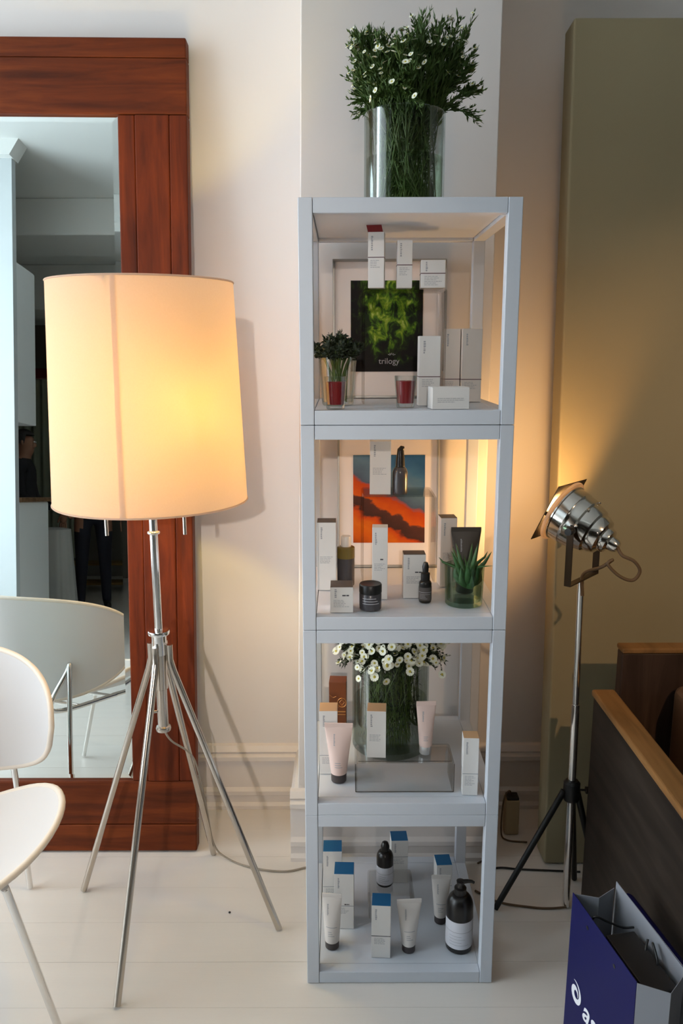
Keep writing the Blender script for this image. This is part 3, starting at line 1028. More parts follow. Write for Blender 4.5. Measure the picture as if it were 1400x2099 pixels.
def shell(fn, nu, nv, th_, name, mat):
    mb = MB()
    mb.grid(lambda u, v: fn(u, v, 0.0), nu, nv)
    mb.grid(lambda u, v: fn(u, v, th_), nu, nv)
    w = nu + 1
    off = w * (nv + 1)
    edge = [j * w for j in range(nv + 1)] + [nv * w + i for i in range(1, w)] + [j * w + nu for j in range(nv - 1, -1, -1)] + list(range(nu - 1, 0, -1))
    for a, b_ in zip(edge, edge[1:] + edge[:1]):
        mb.f.append([a, b_, off + b_, off + a])
        mb.mi.append(0)
    return mb.build(name, mat, chair, smooth=50)


br = shell(lambda u, v, o: back_pt(2 * u - 1, 2 * v - 1, o), 48, 12, 0.011, 'backrest', M['chair_white'])
rim = [back_pt(math.cos(a), 0, 0.0055) for a in ()]
pts = [back_pt(-1 + 2 * i / 60, 1, 0.0055) for i in range(61)] + [back_pt(1 - 2 * i / 60, -1, 0.0055) for i in range(1, 61)]
MB().tube(pts, 0.0072, 8, cap=False).build('rim', M['chair_rim'], br, smooth=60)


def seat_pt(u, v, off=0.0):
    a = 2 * PI * u
    x, yy = 0.300 * v * math.cos(a), 0.240 * v * math.sin(a)
    z = 0.372 + 0.115 * (x / 0.300) ** 2 + (0.05 if yy < 0 else 0.012) * (yy / 0.238) ** 2
    yy -= 0.120
    return Vector((x, yy, z - off))


stm = MB()
stm.grid(lambda u, v: seat_pt(u, v, 0), 48, 10, closed_u=True)
stm.grid(lambda u, v: seat_pt(u, v, 0.012), 48, 10, closed_u=True)
st = stm.build('seat', M['chair_white'], chair, smooth=50)
MB().tube([seat_pt(i / 60, 1.0, 0.006) for i in range(61)], 0.0080, 8, cap=False).build('rim', M['chair_rim'], st, smooth=60)
for sx_ in (-1, 1):
    MB().tube(smooth_path([(0.232 * sx_, 0.266, 0.006), (0.222 * sx_, 0.262, 0.30), (0.212 * sx_, 0.252, 0.505), (0.204 * sx_, 0.244, 0.528),
                           (0.200 * sx_, 0.252, 0.505), (0.165 * sx_, 0.29, 0.40), (0.13 * sx_, 0.20, 0.356), (0.13 * sx_, -0.06, 0.352)], 6), 0.0085, 10).build(
        'rear_leg', M['chrome'], chair, smooth=50)
    MB().tube(smooth_path([(0.240 * sx_, -0.270, 0.006), (0.166 * sx_, -0.285, 0.365), (0.158 * sx_, -0.275, 0.386), (0.142 * sx_, -0.15, 0.358), (0.128 * sx_, -0.04, 0.353)], 5), 0.0085, 10).build('front_leg', M['chrome'], chair, smooth=50)
MB().tube([(-0.13, -0.04, 0.350), (0.13, -0.04, 0.350)], 0.0075, 8).build('seat_stretcher', M['chrome'], chair, smooth=50)
MB().tube([(-0.13, 0.12, 0.352), (0.13, 0.12, 0.352)], 0.0075, 8).build('seat_stretcher', M['chrome'], chair, smooth=50)


# ------------------------------------------------------------------ products
def print_rows(mb, x0, x1, z_top, rows, hgt, gap, seed, y=-0.00035):
    r = random.Random(seed)
    z = z_top
    for i in range(rows):
        x = x0
        xe = x0 + (x1 - x0) * r.uniform(0.55, 1.0)
        while x < xe:
            w = min(r.uniform(0.003, 0.009), xe - x)
            if w > 0.0008:
                mb.box(x, x + w, y, y + 0.0003, z - hgt, z)
            x += w + 0.0011
        z -= hgt + gap


def print_column(mb, x0, z_top, length, wd, seed, y=-0.00035):
    """a word printed vertically"""
    r = random.Random(seed)
    z = z_top
    while z > z_top - length:
        h = r.uniform(0.0022, 0.0042)
        mb.box(x0, x0 + wd * r.uniform(0.6, 1.0), y, y + 0.0003, z - h, z)
        z -= h + 0.0012


def carton(label, x, y, z, w, h, d, rz=0.0, top=None, band=None, band_at=0.5, mat='carton', seed=1, group=None, front_top=0.0, flap=None,
           rows=5, column=True, ink='ink', dark_word=False):
    c = thing('carton', label, 'carton', (x, y, z + 0.0004), rz, group)
    hw = w / 2
    MB().box(-hw, hw, 0, d, 0, h).build('body', M[mat], c, bevel=0.0007)
    if top:
        if front_top > 0:
            MB().box(-hw - 0.0003, hw + 0.0003, -0.0003, d + 0.0003, h - front_top, h + 0.0004).build('lid', M[top], c, bevel=0.0004)
        else:
            MB().box(-hw + 0.0004, hw - 0.0004, 0.0004, d - 0.0004, h - 0.0005, h + 0.0006).build('lid', M[top], c)
    if flap:
        f_ = MB().box(-hw + 0.001, hw - 0.001, 0, 0.0006, 0, 0.016)
        f_.xform(Matrix.Translation((-0.002, 0.002, h)) @ Matrix.Rotation(R(-12), 4, 'X'))
        f_.v = [Vector((p.x - (p.z - h) * 0.25, p.y, p.z)) for p in f_.v]
        f_.build('flap', M[flap], c)
    if band:
        zb = h * band_at
        MB().box(-hw - 0.0002, hw + 0.0002, -0.0002, d + 0.0002, zb - 0.0009, zb + 0.0009).build('band', M[band], c)
    pm = MB()
    if column:
        print_column(pm, -hw * 0.62, h * 0.93 - front_top, min(0.028, h * 0.3), min(0.005, w * 0.12), seed)
    zt = (h * band_at - 0.006) if band else h * 0.5
    print_rows(pm, -hw * 0.72, hw * 0.72, zt, rows, 0.0011, 0.0026, seed + 7)
    pm.build('print', M[ink], c, kind='stuff')
    if dark_word:
        dm = MB()
        print_rows(dm, hw * 0.05, hw * 0.8, zt + 0.012, 1, 0.0030, 0, seed + 3)
        dm.build('product_word', M['ink_dark'], c, kind='stuff')
    return c


def squeeze_tube(label, x, y, z, w, h, cap_r, cap_h, mat, cap_mat, rz=0.0, band=None, seed=1, group=None, crimp=0.010):
    """tube standing on its cap; x, y is the cap centre"""
    c = thing('squeeze_tube', label, 'tube', (x, y, z + 0.0004), rz, group)
    MB().lathe([(0.0, 0), (cap_r * 0.94, 0), (cap_r, 0.0015), (cap_r * 1.02, cap_h), (cap_r * 0.9, cap_h + 0.0006), (0, cap_h + 0.0006)], 28).build(
        'cap', M[cap_mat], c, smooth=40)
    z0 = cap_h + 0.0006
    r0 = cap_r * 1.06

    def fn(u, v):
        a = 2 * PI * u
        hx = r0 + (w / 2 - r0) * v ** 1.1
        hy = r0 * (1 - v ** 1.6) + 0.0012
        return Vector((hx * math.cos(a), hy * math.sin(a), z0 + (h - z0 - crimp) * v))
    tb = MB()
    tb.grid(fn, 32, 14, closed_u=True)
    tb.lathe([(0.0, z0), (r0, z0)], 32)
    tb.build('body', M[mat], c, smooth=60)
    MB().box(-w / 2, w / 2, -0.0013, 0.0013, h - crimp - 0.001, h).build('crimp', M[mat], c, bevel=0.0006)

    def surf(xx, t):
        hx = r0 + (w / 2 - r0) * t ** 1.1
        hy = r0 * (1 - t ** 1.6) + 0.0012
        q = max(0.0, 1 - (xx / hx) ** 2) ** 0.5
        return Vector((xx, -hy * q - 0.0004, z0 + (h - z0 - crimp) * t))
    pm = MB()
    r = random.Random(seed)

    def patch(x0, x1, t0, t1):
        pm.grid(lambda u, v: surf(x0 + (x1 - x0) * u, t0 + (t1 - t0) * v), 4, 1)
    if band:
        bm_ = MB()
        bm_.grid(lambda u, v: surf((-0.75 + 1.5 * u) * r0, 0.36 + 0.012 * v), 10, 1)
        bm_.build('band', M[band], c)
    t = 0.86
    while t > 0.62:
        patch(-0.62 * r0, -0.62 * r0 + 0.004 * r.uniform(.6, 1), t - 0.018, t)
        t -= 0.027
    for i in range(3):
        patch(-0.45 * r0, r0 * r.uniform(0.0, 0.5), 0.26 - 0.045 * i, 0.272 - 0.045 * i)
    pm.build('print', M['ink'], c, kind='stuff')
    return c


def bottle(label, x, y, z, r, h_body, mat, shoulder=0.5, neck_r=0.3, label_mat='paper', lab=(0.12, 0.62), top='pump', top_h=0.03, rz=0.0, cat='bottle',
           head_mat='bottle_black', group=None, span=200, upper=None):
    c = thing('bottle', label, cat, (x, y, z + 0.0004), rz, group)
    rn = r * neck_r
    zs = h_body * (1 - shoulder * r / h_body)
    prof = [(0.0, 0.0), (r * 0.9, 0.0), (r * 0.98, 0.002), (r, 0.005), (r, zs)]
    for i in range(1, 9):
        a = i / 8 * PI / 2
        prof.append((rn + (r - rn) * math.cos(a), zs + (h_body - zs) * math.sin(a)))
    prof.append((0.0, h_body))
    MB().lathe(prof, 40).build('body', M[mat], c, smooth=40)
    if upper:
        MB().lathe([(r + 0.0003, zs * upper[1]), (r + 0.0003, zs), ] + [(p[0] + 0.0003, p[1] + 0.0002) for p in prof[5:-1]] + [(0, h_body + 0.0002)], 40).build(
            'clear_shoulder', M[upper[0]], c, smooth=40)
    if label_mat:
        s = R(span) / 2
        lb = MB()
        lb.lathe([(r + 0.0005, h_body * lab[0]), (r + 0.0005, h_body * lab[1])], 24, a0=-PI / 2 - s, a1=-PI / 2 + s)
        lo = lb.build('label', M[label_mat], c, smooth=60)
        pm = MB()
        rr = random.Random(int(x * 1000))
        zc_ = h_body * (lab[0] + (lab[1] - lab[0]) * 0.62)
        ra = r + 0.0009
        pm.lathe([(ra, zc_), (ra, zc_ + 0.0012)], 20, a0=-PI / 2 - s * 0.92, a1=-PI / 2 + s * 0.92)
        for i in range(4):
            zz = h_body * (lab[0] + (lab[1] - lab[0]) * (0.48 - 0.11 * i))
            pm.lathe([(ra, zz), (ra, zz + 0.0009)], 10, a0=-PI / 2 - s * 0.55, a1=-PI / 2 + s * rr.uniform(-0.1, 0.5))
        pm.build('print', M['ink'], lo, kind='stuff')
    hm = M[head_mat]
    if top == 'pump':
        MB().lathe([(0, h_body), (rn * 1.25, h_body), (rn * 1.25, h_body + top_h * 0.45), (rn * 0.75, h_body + top_h * 0.5),
                    (rn * 0.6, h_body + top_h * 0.78), (0, h_body + top_h * 0.78)], 24).build('collar', hm, c, smooth=40)
        zt = h_body + top_h * 0.78
        hd_ = MB().lathe([(0, zt), (rn * 0.8, zt), (rn * 0.85, zt + top_h * 0.18), (rn * 0.5, zt + top_h * 0.24), (0, zt + top_h * 0.24)], 20)
        hd_.tube([(0, 0, zt + top_h * 0.1), (r * 0.5, -r * 0.1, zt + top_h * 0.22), (r * 0.80, -r * 0.16, zt + top_h * 0.24), (r * 0.98, -r * 0.2, zt + top_h * 0.16)],
                 [rn * 0.5, rn * 0.42, rn * 0.34, rn * 0.28], 10)
        hd_.build('pump_head', hm, c, smooth=45)
    elif top == 'dropper':
        MB().lathe([(0, h_body), (rn * 1.3, h_body), (rn * 1.3, h_body + top_h * 0.4), (rn * 0.85, h_body + top_h * 0.45), (rn * 0.95, h_body + top_h * 0.75),
                    (rn * 0.6, h_body + top_h * 0.97), (0, h_body + top_h)], 24).build('dropper_bulb', hm, c, smooth=45)
    elif top == 'slant':
        # tapering treatment-pump cap with a cut, hooked tip
        MB().lathe([(0, h_body), (rn * 1.5, h_body), (rn * 1.35, h_body + top_h * 0.45), (rn * 1.1, h_body + top_h * 0.78)], 20).build('collar', hm, c, smooth=45)
        MB().tube([(0, 0, h_body + top_h * 0.70), (0.0005, 0, h_body + top_h * 0.9), (0.004, 0, h_body + top_h * 1.0), (0.0095, 0, h_body + top_h * 1.02)],
                  [rn * 1.15, rn * 1.1, rn * 0.9, rn * 0.45], 14).build('pump_head', hm, c, smooth=45)
    elif top == 'cap':
        MB().lathe([(0, h_body), (rn, h_body), (rn, h_body + top_h - 0.001), (rn * 0.95, h_body + top_h), (0, h_body + top_h)], 24).build('cap', hm, c, smooth=40)
    elif top == 'disc':
        MB().lathe([(0, h_body), (rn * 1.1, h_body), (rn * 1.15, h_body + top_h * 0.5), (rn * 0.8, h_body + top_h * 0.9), (rn * 0.4, h_body + top_h), (0, h_body + top_h)], 24).build(
            'cap', hm, c, smooth=40)
    return c


def riser(label, x0, x1, y0, y1, z0, z1, t=0.004):
    """bent clear sheet: top and two sides"""
    c = thing('acrylic_riser', label, 'riser', (x0, y0, z0 + 0.0004), 0, 'clear acrylic display risers')
    W_, D_, H_ = x1 - x0, y1 - y0, z1 - z0 - 0.0004
    rb = 0.008
    outer, inner = [], []
    outer.append((0, 0))
    for i in range(5):
        a = PI - i / 4 * PI / 2
        outer.append((rb + rb * math.cos(a), H_ - rb + rb * math.sin(a)))
    for i in range(5):
        a = PI / 2 - i / 4 * PI / 2
        outer.append((W_ - rb + rb * math.cos(a), H_ - rb + rb * math.sin(a)))
    outer.append((W_, 0))
    ri = rb - t
    inner.append((W_ - t, 0))
    for i in range(5):
        a = i / 4 * PI / 2
        inner.append((W_ - rb + ri * math.cos(a), H_ - rb + ri * math.sin(a)))
    for i in range(5):
        a = PI / 2 + i / 4 * PI / 2
        inner.append((rb + ri * math.cos(a), H_ - rb + ri * math.sin(a)))
    inner.append((t, 0))
    mb = MB()
    m = len(outer)
    inner_r = list(reversed(inner))
    vs = [(p[0], 0, p[1]) for p in outer] + [(p[0], 0, p[1]) for p in inner_r]
    vs += [(p[0], D_, p[1]) for p in outer] + [(p[0], D_, p[1]) for p in inner_r]
    fs = []
    o2 = 2 * m
    for i in range(m - 1):
        fs += [(i, i + 1, m + i + 1, m + i), (o2 + i + 1, o2 + i, o2 + m + i, o2 + m + i + 1),
               (i, o2 + i, o2 + i + 1, i + 1), (m + i, m + i + 1, o2 + m + i + 1, o2 + m + i)]
    fs += [(0, m, o2 + m, o2), (m - 1, o2 + m - 1, o2 + 2 * m - 1, 2 * m - 1)]
    mb._add(vs, fs)
    mb.build('bent_sheet', M['acrylic'], c, smooth=50)
    return c


def framed_picture(label, x, y, z, w, h, px0, px1, pz0, pz1, print_mat, lean, bw_=0.006):
    c = thing('framed_picture', label, 'picture', (x, y, z + 0.001))
    c.rotation_euler = (-lean, 0, 0)
    hw = w / 2
    for (a, b_, e_, f_) in ((-hw, hw, 0, bw_), (-hw, hw, h - bw_, h)):
        MB().box(a, b_, 0, 0.014, e_, f_).build('frame_bar', M['silver_frame'], c, bevel=0.001)
    for a in (-hw, hw - bw_):
        MB().box(a, a + bw_, 0, 0.014, bw_, h - bw_).build('frame_bar', M['silver_frame'], c, bevel=0.001)
    MB().box(-hw + bw_, hw - bw_, 0.006, 0.010, bw_, h - bw_).build('mount', M['mat_board'], c)
    ph = MB().box(px0, px1, 0.0052, 0.0062, pz0, pz1).build('photograph', M[print_mat], c)
    return c


def glass_cylinder(mb, r, h, t=0.004, base=0.008, r_top=None, n=48):
    rt = r_top or r
    mb.ring_lathe([(0.0005, 0.0), (r - 0.002, 0.0), (r, 0.002), (rt, h - 0.001), (rt - t * 0.5, h), (rt - t, h - 0.001), (r - t, base), (0.0005, base)], n)
    return mb


# ---- blossom mesh shared by all flowers
def blossom_mesh(rad):
    mb = MB()
    npet = 11
    for i in range(npet):
        a = 2 * PI * i / npet
        c_, s_2 = math.cos(a), math.sin(a)
        px, py = -s_2, c_
        w = rad * 0.24
        pts_ = [(0.25 * rad * c_ - px * w * .6, 0.25 * rad * s_2 - py * w * .6, 0.0), (0.25 * rad * c_ + px * w * .6, 0.25 * rad * s_2 + py * w * .6, 0.0),
                (rad * c_ + px * w, rad * s_2 + py * w, 0.12 * rad), (rad * c_ - px * w, rad * s_2 - py * w, 0.12 * rad)]
        mb._add(pts_, [(0, 1, 2, 3)], 0)
    mb.lathe([(rad * 0.34, 0.0), (rad * 0.28, rad * 0.14), (0.0, rad * 0.2)], 8, mi=1)
    me = bpy.data.meshes.new('blossom')
    me.from_pydata([tuple(p) for p in mb.v], [], mb.f)
    me.materials.append(M['petal'])
    me.materials.append(M['pollen'])
    me.polygons.foreach_set('material_index', mb.mi)
    me.update()
    return me


BLOSSOM = blossom_mesh(1.0)


def leaf_blade(mb, p, d, ln, wd, rg):
    d = d.normalized()
    a = d.orthogonal().normalized()
    a = (Matrix.Rotation(rg.uniform(0, 2 * PI), 3, d) @ a)
    b_ = p + d * ln * 0.5 + a.cross(d) * ln * 0.08
    mb._add([p, b_ + a * wd, p + d * ln, b_ - a * wd], [(0, 1, 2), (0, 2, 3)])


def bouquet(label, loc, rim_r, vase_h, tips, base_r, seed, stem_r=0.0011, leaf_ln=0.018, leaves_per=26, n_blossom=110, blossom_r=0.0048, twigs=4, face=Vector((-0.5, -0.8, 0.35)),
            group=None, leaf='leaf', low_leaves=10, out_bias=0.0):
    rg = random.Random(seed)
    c = thing('bouquet', label, 'bouquet', loc, 0, group)
    stems, leaves = MB(), MB()
    ends = []
    for tip in tips:
        tip = Vector(tip)
        a = rg.uniform(0, 2 * PI)
        rb_ = base_r * math.sqrt(rg.random())
        b0 = Vector((rb_ * math.cos(a), rb_ * math.sin(a), 0.012))
        out = Vector((tip.x, tip.y, 0))
        o_ = out.length
        rim = out.normalized() * min(o_ * 0.9, rim_r * rg.uniform(0.5, 0.95)) if o_ > 1e-4 else Vector()
        rim.z = vase_h
        path = smooth_path([b0, b0.lerp(rim, 0.55) + Vector((rg.uniform(-.008, .008), rg.uniform(-.008, .008), 0)), rim, rim.lerp(tip, 0.55) + Vector((0, 0, 0.012)), tip], 3)
        stems.tube(path, [stem_r * (1.25 - 0.6 * i / len(path)) for i in range(len(path))], 4, cap=False)
        npth = len(path)
        for k_ in range(leaves_per):
            t = rg.uniform(0.42, 1.0) * (npth - 1.001)
            i = int(t)
            p = path[i].lerp(path[i + 1], t - i)
            d = (path[i + 1] - path[i]).normalized() + Vector((rg.uniform(-.7, .7), rg.uniform(-.7, .7), rg.uniform(-.3, .6)))
            leaf_blade(leaves, p, d, leaf_ln * rg.uniform(0.6, 1.3), leaf_ln * 0.11, rg)
        for k_ in range(low_leaves):
            t = rg.uniform(0.03, 0.45) * (npth - 1.001)
            i = int(t)
            p = path[i].lerp(path[i + 1], t - i)
            rr = Vector((p.x, p.y, 0)).length
            d = Vector((rg.uniform(-.4, .4), rg.uniform(-.4, .4), rg.uniform(-.3, 1)))
            if rr < rim_r * 0.86:
                leaf_blade(leaves, p, d, leaf_ln * 0.8, leaf_ln * 0.07, rg)
        dirv = (path[-1] - path[-3]).normalized()
        for k_ in range(twigs):
            d = (dirv + Vector((rg.uniform(-.9, .9), rg.uniform(-.9, .9), rg.uniform(-.4, .7)))).normalized()
            s0 = path[-1 - rg.randrange(1, 4)]
            ln = rg.uniform(0.018, 0.042)
            e_ = s0 + d * ln
            stems.tube([s0, s0 + d * ln * 0.5 + Vector((0, 0, 0.002)), e_], stem_r * 0.6, 3, cap=False)
            ends.append((e_, d))
            for q in range(7):
                leaf_blade(leaves, s0.lerp(e_, rg.uniform(0.2, 1)), d + Vector((rg.uniform(-.8, .8), rg.uniform(-.8, .8), rg.uniform(-.2, .8))), leaf_ln * 0.6, leaf_ln * 0.1, rg)
    stems.build('stem', M['stem'], c, kind='stuff')
    leaves.build('foliage', M[leaf], c, kind='stuff')
    fv = face.normalized()
    ends.sort(key=lambda e: -(0.35 * e[0].normalized().dot(fv) + out_bias * (e[0].z * 4 + Vector((e[0].x, e[0].y, 0)).length * 5) + rg.uniform(-0.45, 0.45)))
    for (p, d) in ends[:n_blossom]:
        o = bpy.data.objects.new('blossom', BLOSSOM)
        COL.objects.link(o)
        o.parent = c
        s_ = blossom_r * rg.uniform(0.7, 1.2)
        nd = (d * 0.5 + fv * 0.4 + Vector((rg.uniform(-.5, .5), rg.uniform(-.5, .5), rg.uniform(0, .6)))).normalized()
        o.matrix_local = Matrix.Translation(p + fv * 0.003) @ nd.to_track_quat('Z', 'Y').to_matrix().to_4x4() @ Matrix.Diagonal((s_, s_, s_, 1))
    return c


# ================================================================== on top of the tower
VX, VY = 0.142, 1.900
vs_ = thing('glass_vase', 'large clear glass cylinder vase standing on top of the shelf tower', 'vase', (VX, VY, ZTOP + 0.0005))
glass_cylinder(MB(), 0.0895, 0.212, 0.004, 0.012).build('glass_body', M['glass'], vs_, smooth=40)
MB().lathe([(0.0, 0.0125), (0.0848, 0.0125), (0.0848, 0.118), (0.0, 0.118)], 40).build('water', M['water'], vs_, smooth=40)
rg = random.Random(11)
tips = []
while len(tips) < 150:
    a = rg.uniform(0, 2 * PI)
    rr = math.sqrt(rg.random()) * 0.138
    x_, y_ = rr * math.cos(a) + 0.018, rr * math.sin(a) * 0.85
    top = 0.395 - 0.9 * max(0, abs(x_ - 0.05) - 0.08) ** 1.2
    if x_ < 0.0:
        top = 0.372
    if -0.03 < x_ < 0.02:
        top = 0.355
    edge = (rr / 0.138) ** 2.2
    z_ = top - edge * rg.uniform(0.0, 0.17) - rg.uniform(0, 0.07)
    tips.append((x_, y_, z_))
for i in range(34):
    tips.append((rg.uniform(-0.115, -0.02), rg.uniform(-0.07, 0.05), rg.uniform(0.28, 0.362)))
bouquet('full bunch of tiny white daisies and thin green stems in the topmost vase', (VX, VY, ZTOP + 0.013), 0.084, 0.198, tips, 0.078, 5,
        n_blossom=290, blossom_r=0.0060, leaves_per=44, twigs=6, leaf_ln=0.021, low_leaves=18, out_bias=0.6, face=Vector((-0.7, -0.8, 0.3)))

# ================================================================== top cube
framed = framed_picture('silver-framed jungle photograph with dark green leaves in the topmost cube', 0.125, 2.088, Z1, 0.293, 0.352, -0.100, 0.086, 0.068, 0.299, 'forest', R(5.5))
tm = text_mesh('trilogy', 0.021, 0.0, 0.0, 0.0)
tm.materials.clear()
tm.materials.append(M['ink'])
tm.transform(Matrix.Translation((-0.028, 0.0048, 0.088)) @ Matrix.Rotation(PI / 2, 4, 'X'))
to = bpy.data.objects.new('lettering', tm)
COL.objects.link(to)
to.parent = framed
mk = MB()
for i in range(5):
    a = R(30 + 30 * i)
    mk.tube([(0.006 + 0.004 * math.cos(a), 0.0047, 0.108 + 0.004 * math.sin(a)), (0.006 + 0.011 * math.cos(a), 0.0047, 0.108 + 0.008 * math.sin(a))], 0.0005, 4)
mk.build('leaf_emblem', M['paper'], framed, kind='stuff')

riser('tall clear acrylic riser carrying three white cartons before the jungle picture', 0.050, 0.240, 1.862, 1.975, Z1, 1.6465)
ZR1 = 1.6467
carton('tall white carton with raised dark red flap on the tallest acrylic riser', 0.079, 1.866, ZR1, 0.036, 0.121, 0.034, R(-7), flap='red_card', band='plum', band_at=0.55, seed=2)
carton('slim white carton with plum line, in the middle of three on the riser', 0.144, 1.870, ZR1, 0.034, 0.105, 0.034, 0, band='plum', band_at=0.48, seed=3)
carton('squat white carton with plum line at the right end of the riser', 0.208, 1.866, ZR1, 0.055, 0.061, 0.050, R(-2), band='plum', band_at=0.52, seed=4, rows=6)
carton('tall white carton standing between red candle and jungle picture', 0.197, 1.800, Z1, 0.047, 0.153, 0.045, 0, band='plum', band_at=0.42, seed=5)
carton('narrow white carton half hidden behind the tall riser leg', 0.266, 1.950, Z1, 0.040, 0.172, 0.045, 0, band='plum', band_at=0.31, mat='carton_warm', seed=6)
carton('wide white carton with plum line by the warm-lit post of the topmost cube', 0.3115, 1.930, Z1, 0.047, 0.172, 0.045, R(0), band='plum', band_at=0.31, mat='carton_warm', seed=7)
carton('low white carton lying at the front edge of the topmost cube', 0.231, 1.692, Z1, 0.079, 0.046, 0.050, R(5), seed=8, rows=3, column=False)


def candle(label, x, y):
    c = thing('candle_glass', label, 'candle', (x, y, Z1 + 0.0005), 0, 'red candles in glass tumblers')
    mb = MB()
    mb.ring_lathe([(0.0005, 0.0), (0.0185, 0.0), (0.0195, 0.002), (0.0245, 0.067), (0.0238, 0.068), (0.0228, 0.067), (0.0178, 0.009), (0.0005, 0.009)], 40)
    mb.build('tumbler', M['glass'], c, smooth=40)
    MB().lathe([(0.0, 0.0093), (0.0176, 0.0093), (0.0217, 0.056), (0.0208, 0.057), (0.0, 0.0565)], 32).build('wax', M['wax'], c, smooth=40)
    MB().tube([(0, 0, 0.054), (0.001, 0, 0.062)], 0.0007, 6).build('wick', M['wick'], c)


candle('red candle in a clear tumbler before the dark leafy plant', -0.012, 1.712)
candle('red candle in a clear tumbler beside the tall white carton', 0.140, 1.752)

pv = thing('plant_tumbler', 'short clear glass holding a dark green herb, at the corner of the topmost cube', 'vase', (-0.008, 1.842, Z1 + 0.0005))
glass_cylinder(MB(), 0.036, 0.108, 0.0025, 0.006, 0.0435).build('glass_body', M['glass'], pv, smooth=40)
rg = random.Random(21)
hb = thing('herb_sprig', 'bushy dark green sprigs growing out of the short glass', 'plant', (-0.008, 1.842, Z1 + 0.007))
stems, leaves = MB(), MB()
for i in range(52):
    a = rg.uniform(0, 2 * PI)
    rr = math.sqrt(rg.random()) * 0.064
    tip = Vector((rr * math.cos(a), rr * math.sin(a), 0.150 - 7 * rr * rr + rg.uniform(-0.022, 0.004)))
    b0 = Vector((rg.uniform(-.02, .02), rg.uniform(-.02, .02), 0.001))
    mid = Vector((tip.x * 0.45, tip.y * 0.45, 0.085))
    path = smooth_path([b0, mid, tip], 4)
    stems.tube(path, 0.0011, 4, cap=False)
    for k_ in range(60):
        t = rg.uniform(0.66, 1.0) * (len(path) - 1.001)
        j = int(t)
        p = path[j].lerp(path[j + 1], t - j)
        leaf_blade(leaves, p, Vector((rg.uniform(-1, 1), rg.uniform(-1, 1), rg.uniform(-.3, 1))), rg.uniform(0.008, 0.016), 0.0034, rg)
stems.build('stem', M['stem'], hb, kind='stuff')
leaves.build('foliage', M['leaf_dark'], hb, kind='stuff')

# ================================================================== third cube: desert picture
framed_picture('framed orange desert photograph behind the acrylic riser', 0.1255, 2.075, Z2, 0.272, 0.385, -0.094, 0.098, 0.066, 0.302, 'desert', R(6.0))
riser('clear acrylic riser carrying a dark pump bottle before the desert picture', 0.051, 0.235, 1.935, 2.055, Z2, 1.158)
ZR2 = 1.1582
carton('grey-lit white carton standing on the riser beside the dark pump bottle', 0.096, 1.945, ZR2, 0.052, 0.132, 0.045, R(-3), seed=12)
bottle('slim dark bottle with black slanted pump on the riser before the desert picture', 0.146, 1.957, ZR2, 0.0185, 0.068, 'bottle_grey', 0.9, 0.42, label_mat=None, top='slant', top_h=0.046)
carton('tall white carton with charcoal lid in the corner behind the olive bottle', -0.0362, 1.868, Z2, 0.046, 0.169, 0.050, 0, top='grey_card', seed=13)
bottle('square-shouldered bottle with olive upper half and white cap', 0.0105, 1.912, Z2, 0.0215, 0.100, 'bottle_grey', 0.15, 0.58, label_mat=None, top='cap', top_h=0.026,
       head_mat='white_cap', upper=('bottle_olive', 0.74))
carton('small cube-shaped white carton with charcoal lid at the front corner', 0.0, 1.698, Z2, 0.051, 0.059, 0.053, 0, top='grey_card', seed=14, dark_word=True)
jar = thing('cream_jar', 'round black cream jar beside the small cube-shaped carton', 'jar', (0.065, 1.728, Z2 + 0.0005))
MB().lathe([(0, 0), (0.0225, 0), (0.0248, 0.002), (0.0252, 0.010), (0.0252, 0.036), (0.024, 0.038), (0, 0.038)], 40).build('body', M['bottle_grey'], jar, smooth=40)
MB().lathe([(0, 0.0385), (0.0252, 0.0385), (0.0256, 0.041), (0.0256, 0.057), (0.0240, 0.0595), (0.0215, 0.0585), (0, 0.0585)], 40).build('lid', M['black'], jar, smooth=35)
pm = MB()
for i in range(3):
    pm.lathe([(0.0255, 0.029 - 0.006 * i), (0.0255, 0.030 - 0.006 * i)], 12, a0=-PI / 2 - 0.8, a1=-PI / 2 + 0.5 + 0.15 * i)
pm.build('print', M['paper'], jar, kind='stuff')
carton('slim tall white carton just behind the black cream jar', 0.089, 1.795, Z2, 0.036, 0.173, 0.036, R(-3), seed=15, mat='carton', dark_word=True)
carton('white carton with charcoal lid behind the small dropper bottle', 0.171, 1.803, Z2, 0.052, 0.106, 0.040, 0, top='grey_card', seed=16, dark_word=True)
bottle('small black dropper bottle standing before a white carton', 0.194, 1.777, Z2, 0.0145, 0.052, 'bottle_black', 0.5, 0.55, label_mat='grey_card', lab=(0.12, 0.72), top='dropper', top_h=0.044, span=220)
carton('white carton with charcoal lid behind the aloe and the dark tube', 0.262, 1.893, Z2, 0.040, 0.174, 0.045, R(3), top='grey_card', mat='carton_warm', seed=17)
squeeze_tube('large charcoal squeeze tube standing behind the aloe leaves', 0.298, 1.856, Z2, 0.072, 0.160, 0.021, 0.022, 'dark_tube', 'black', R(0))

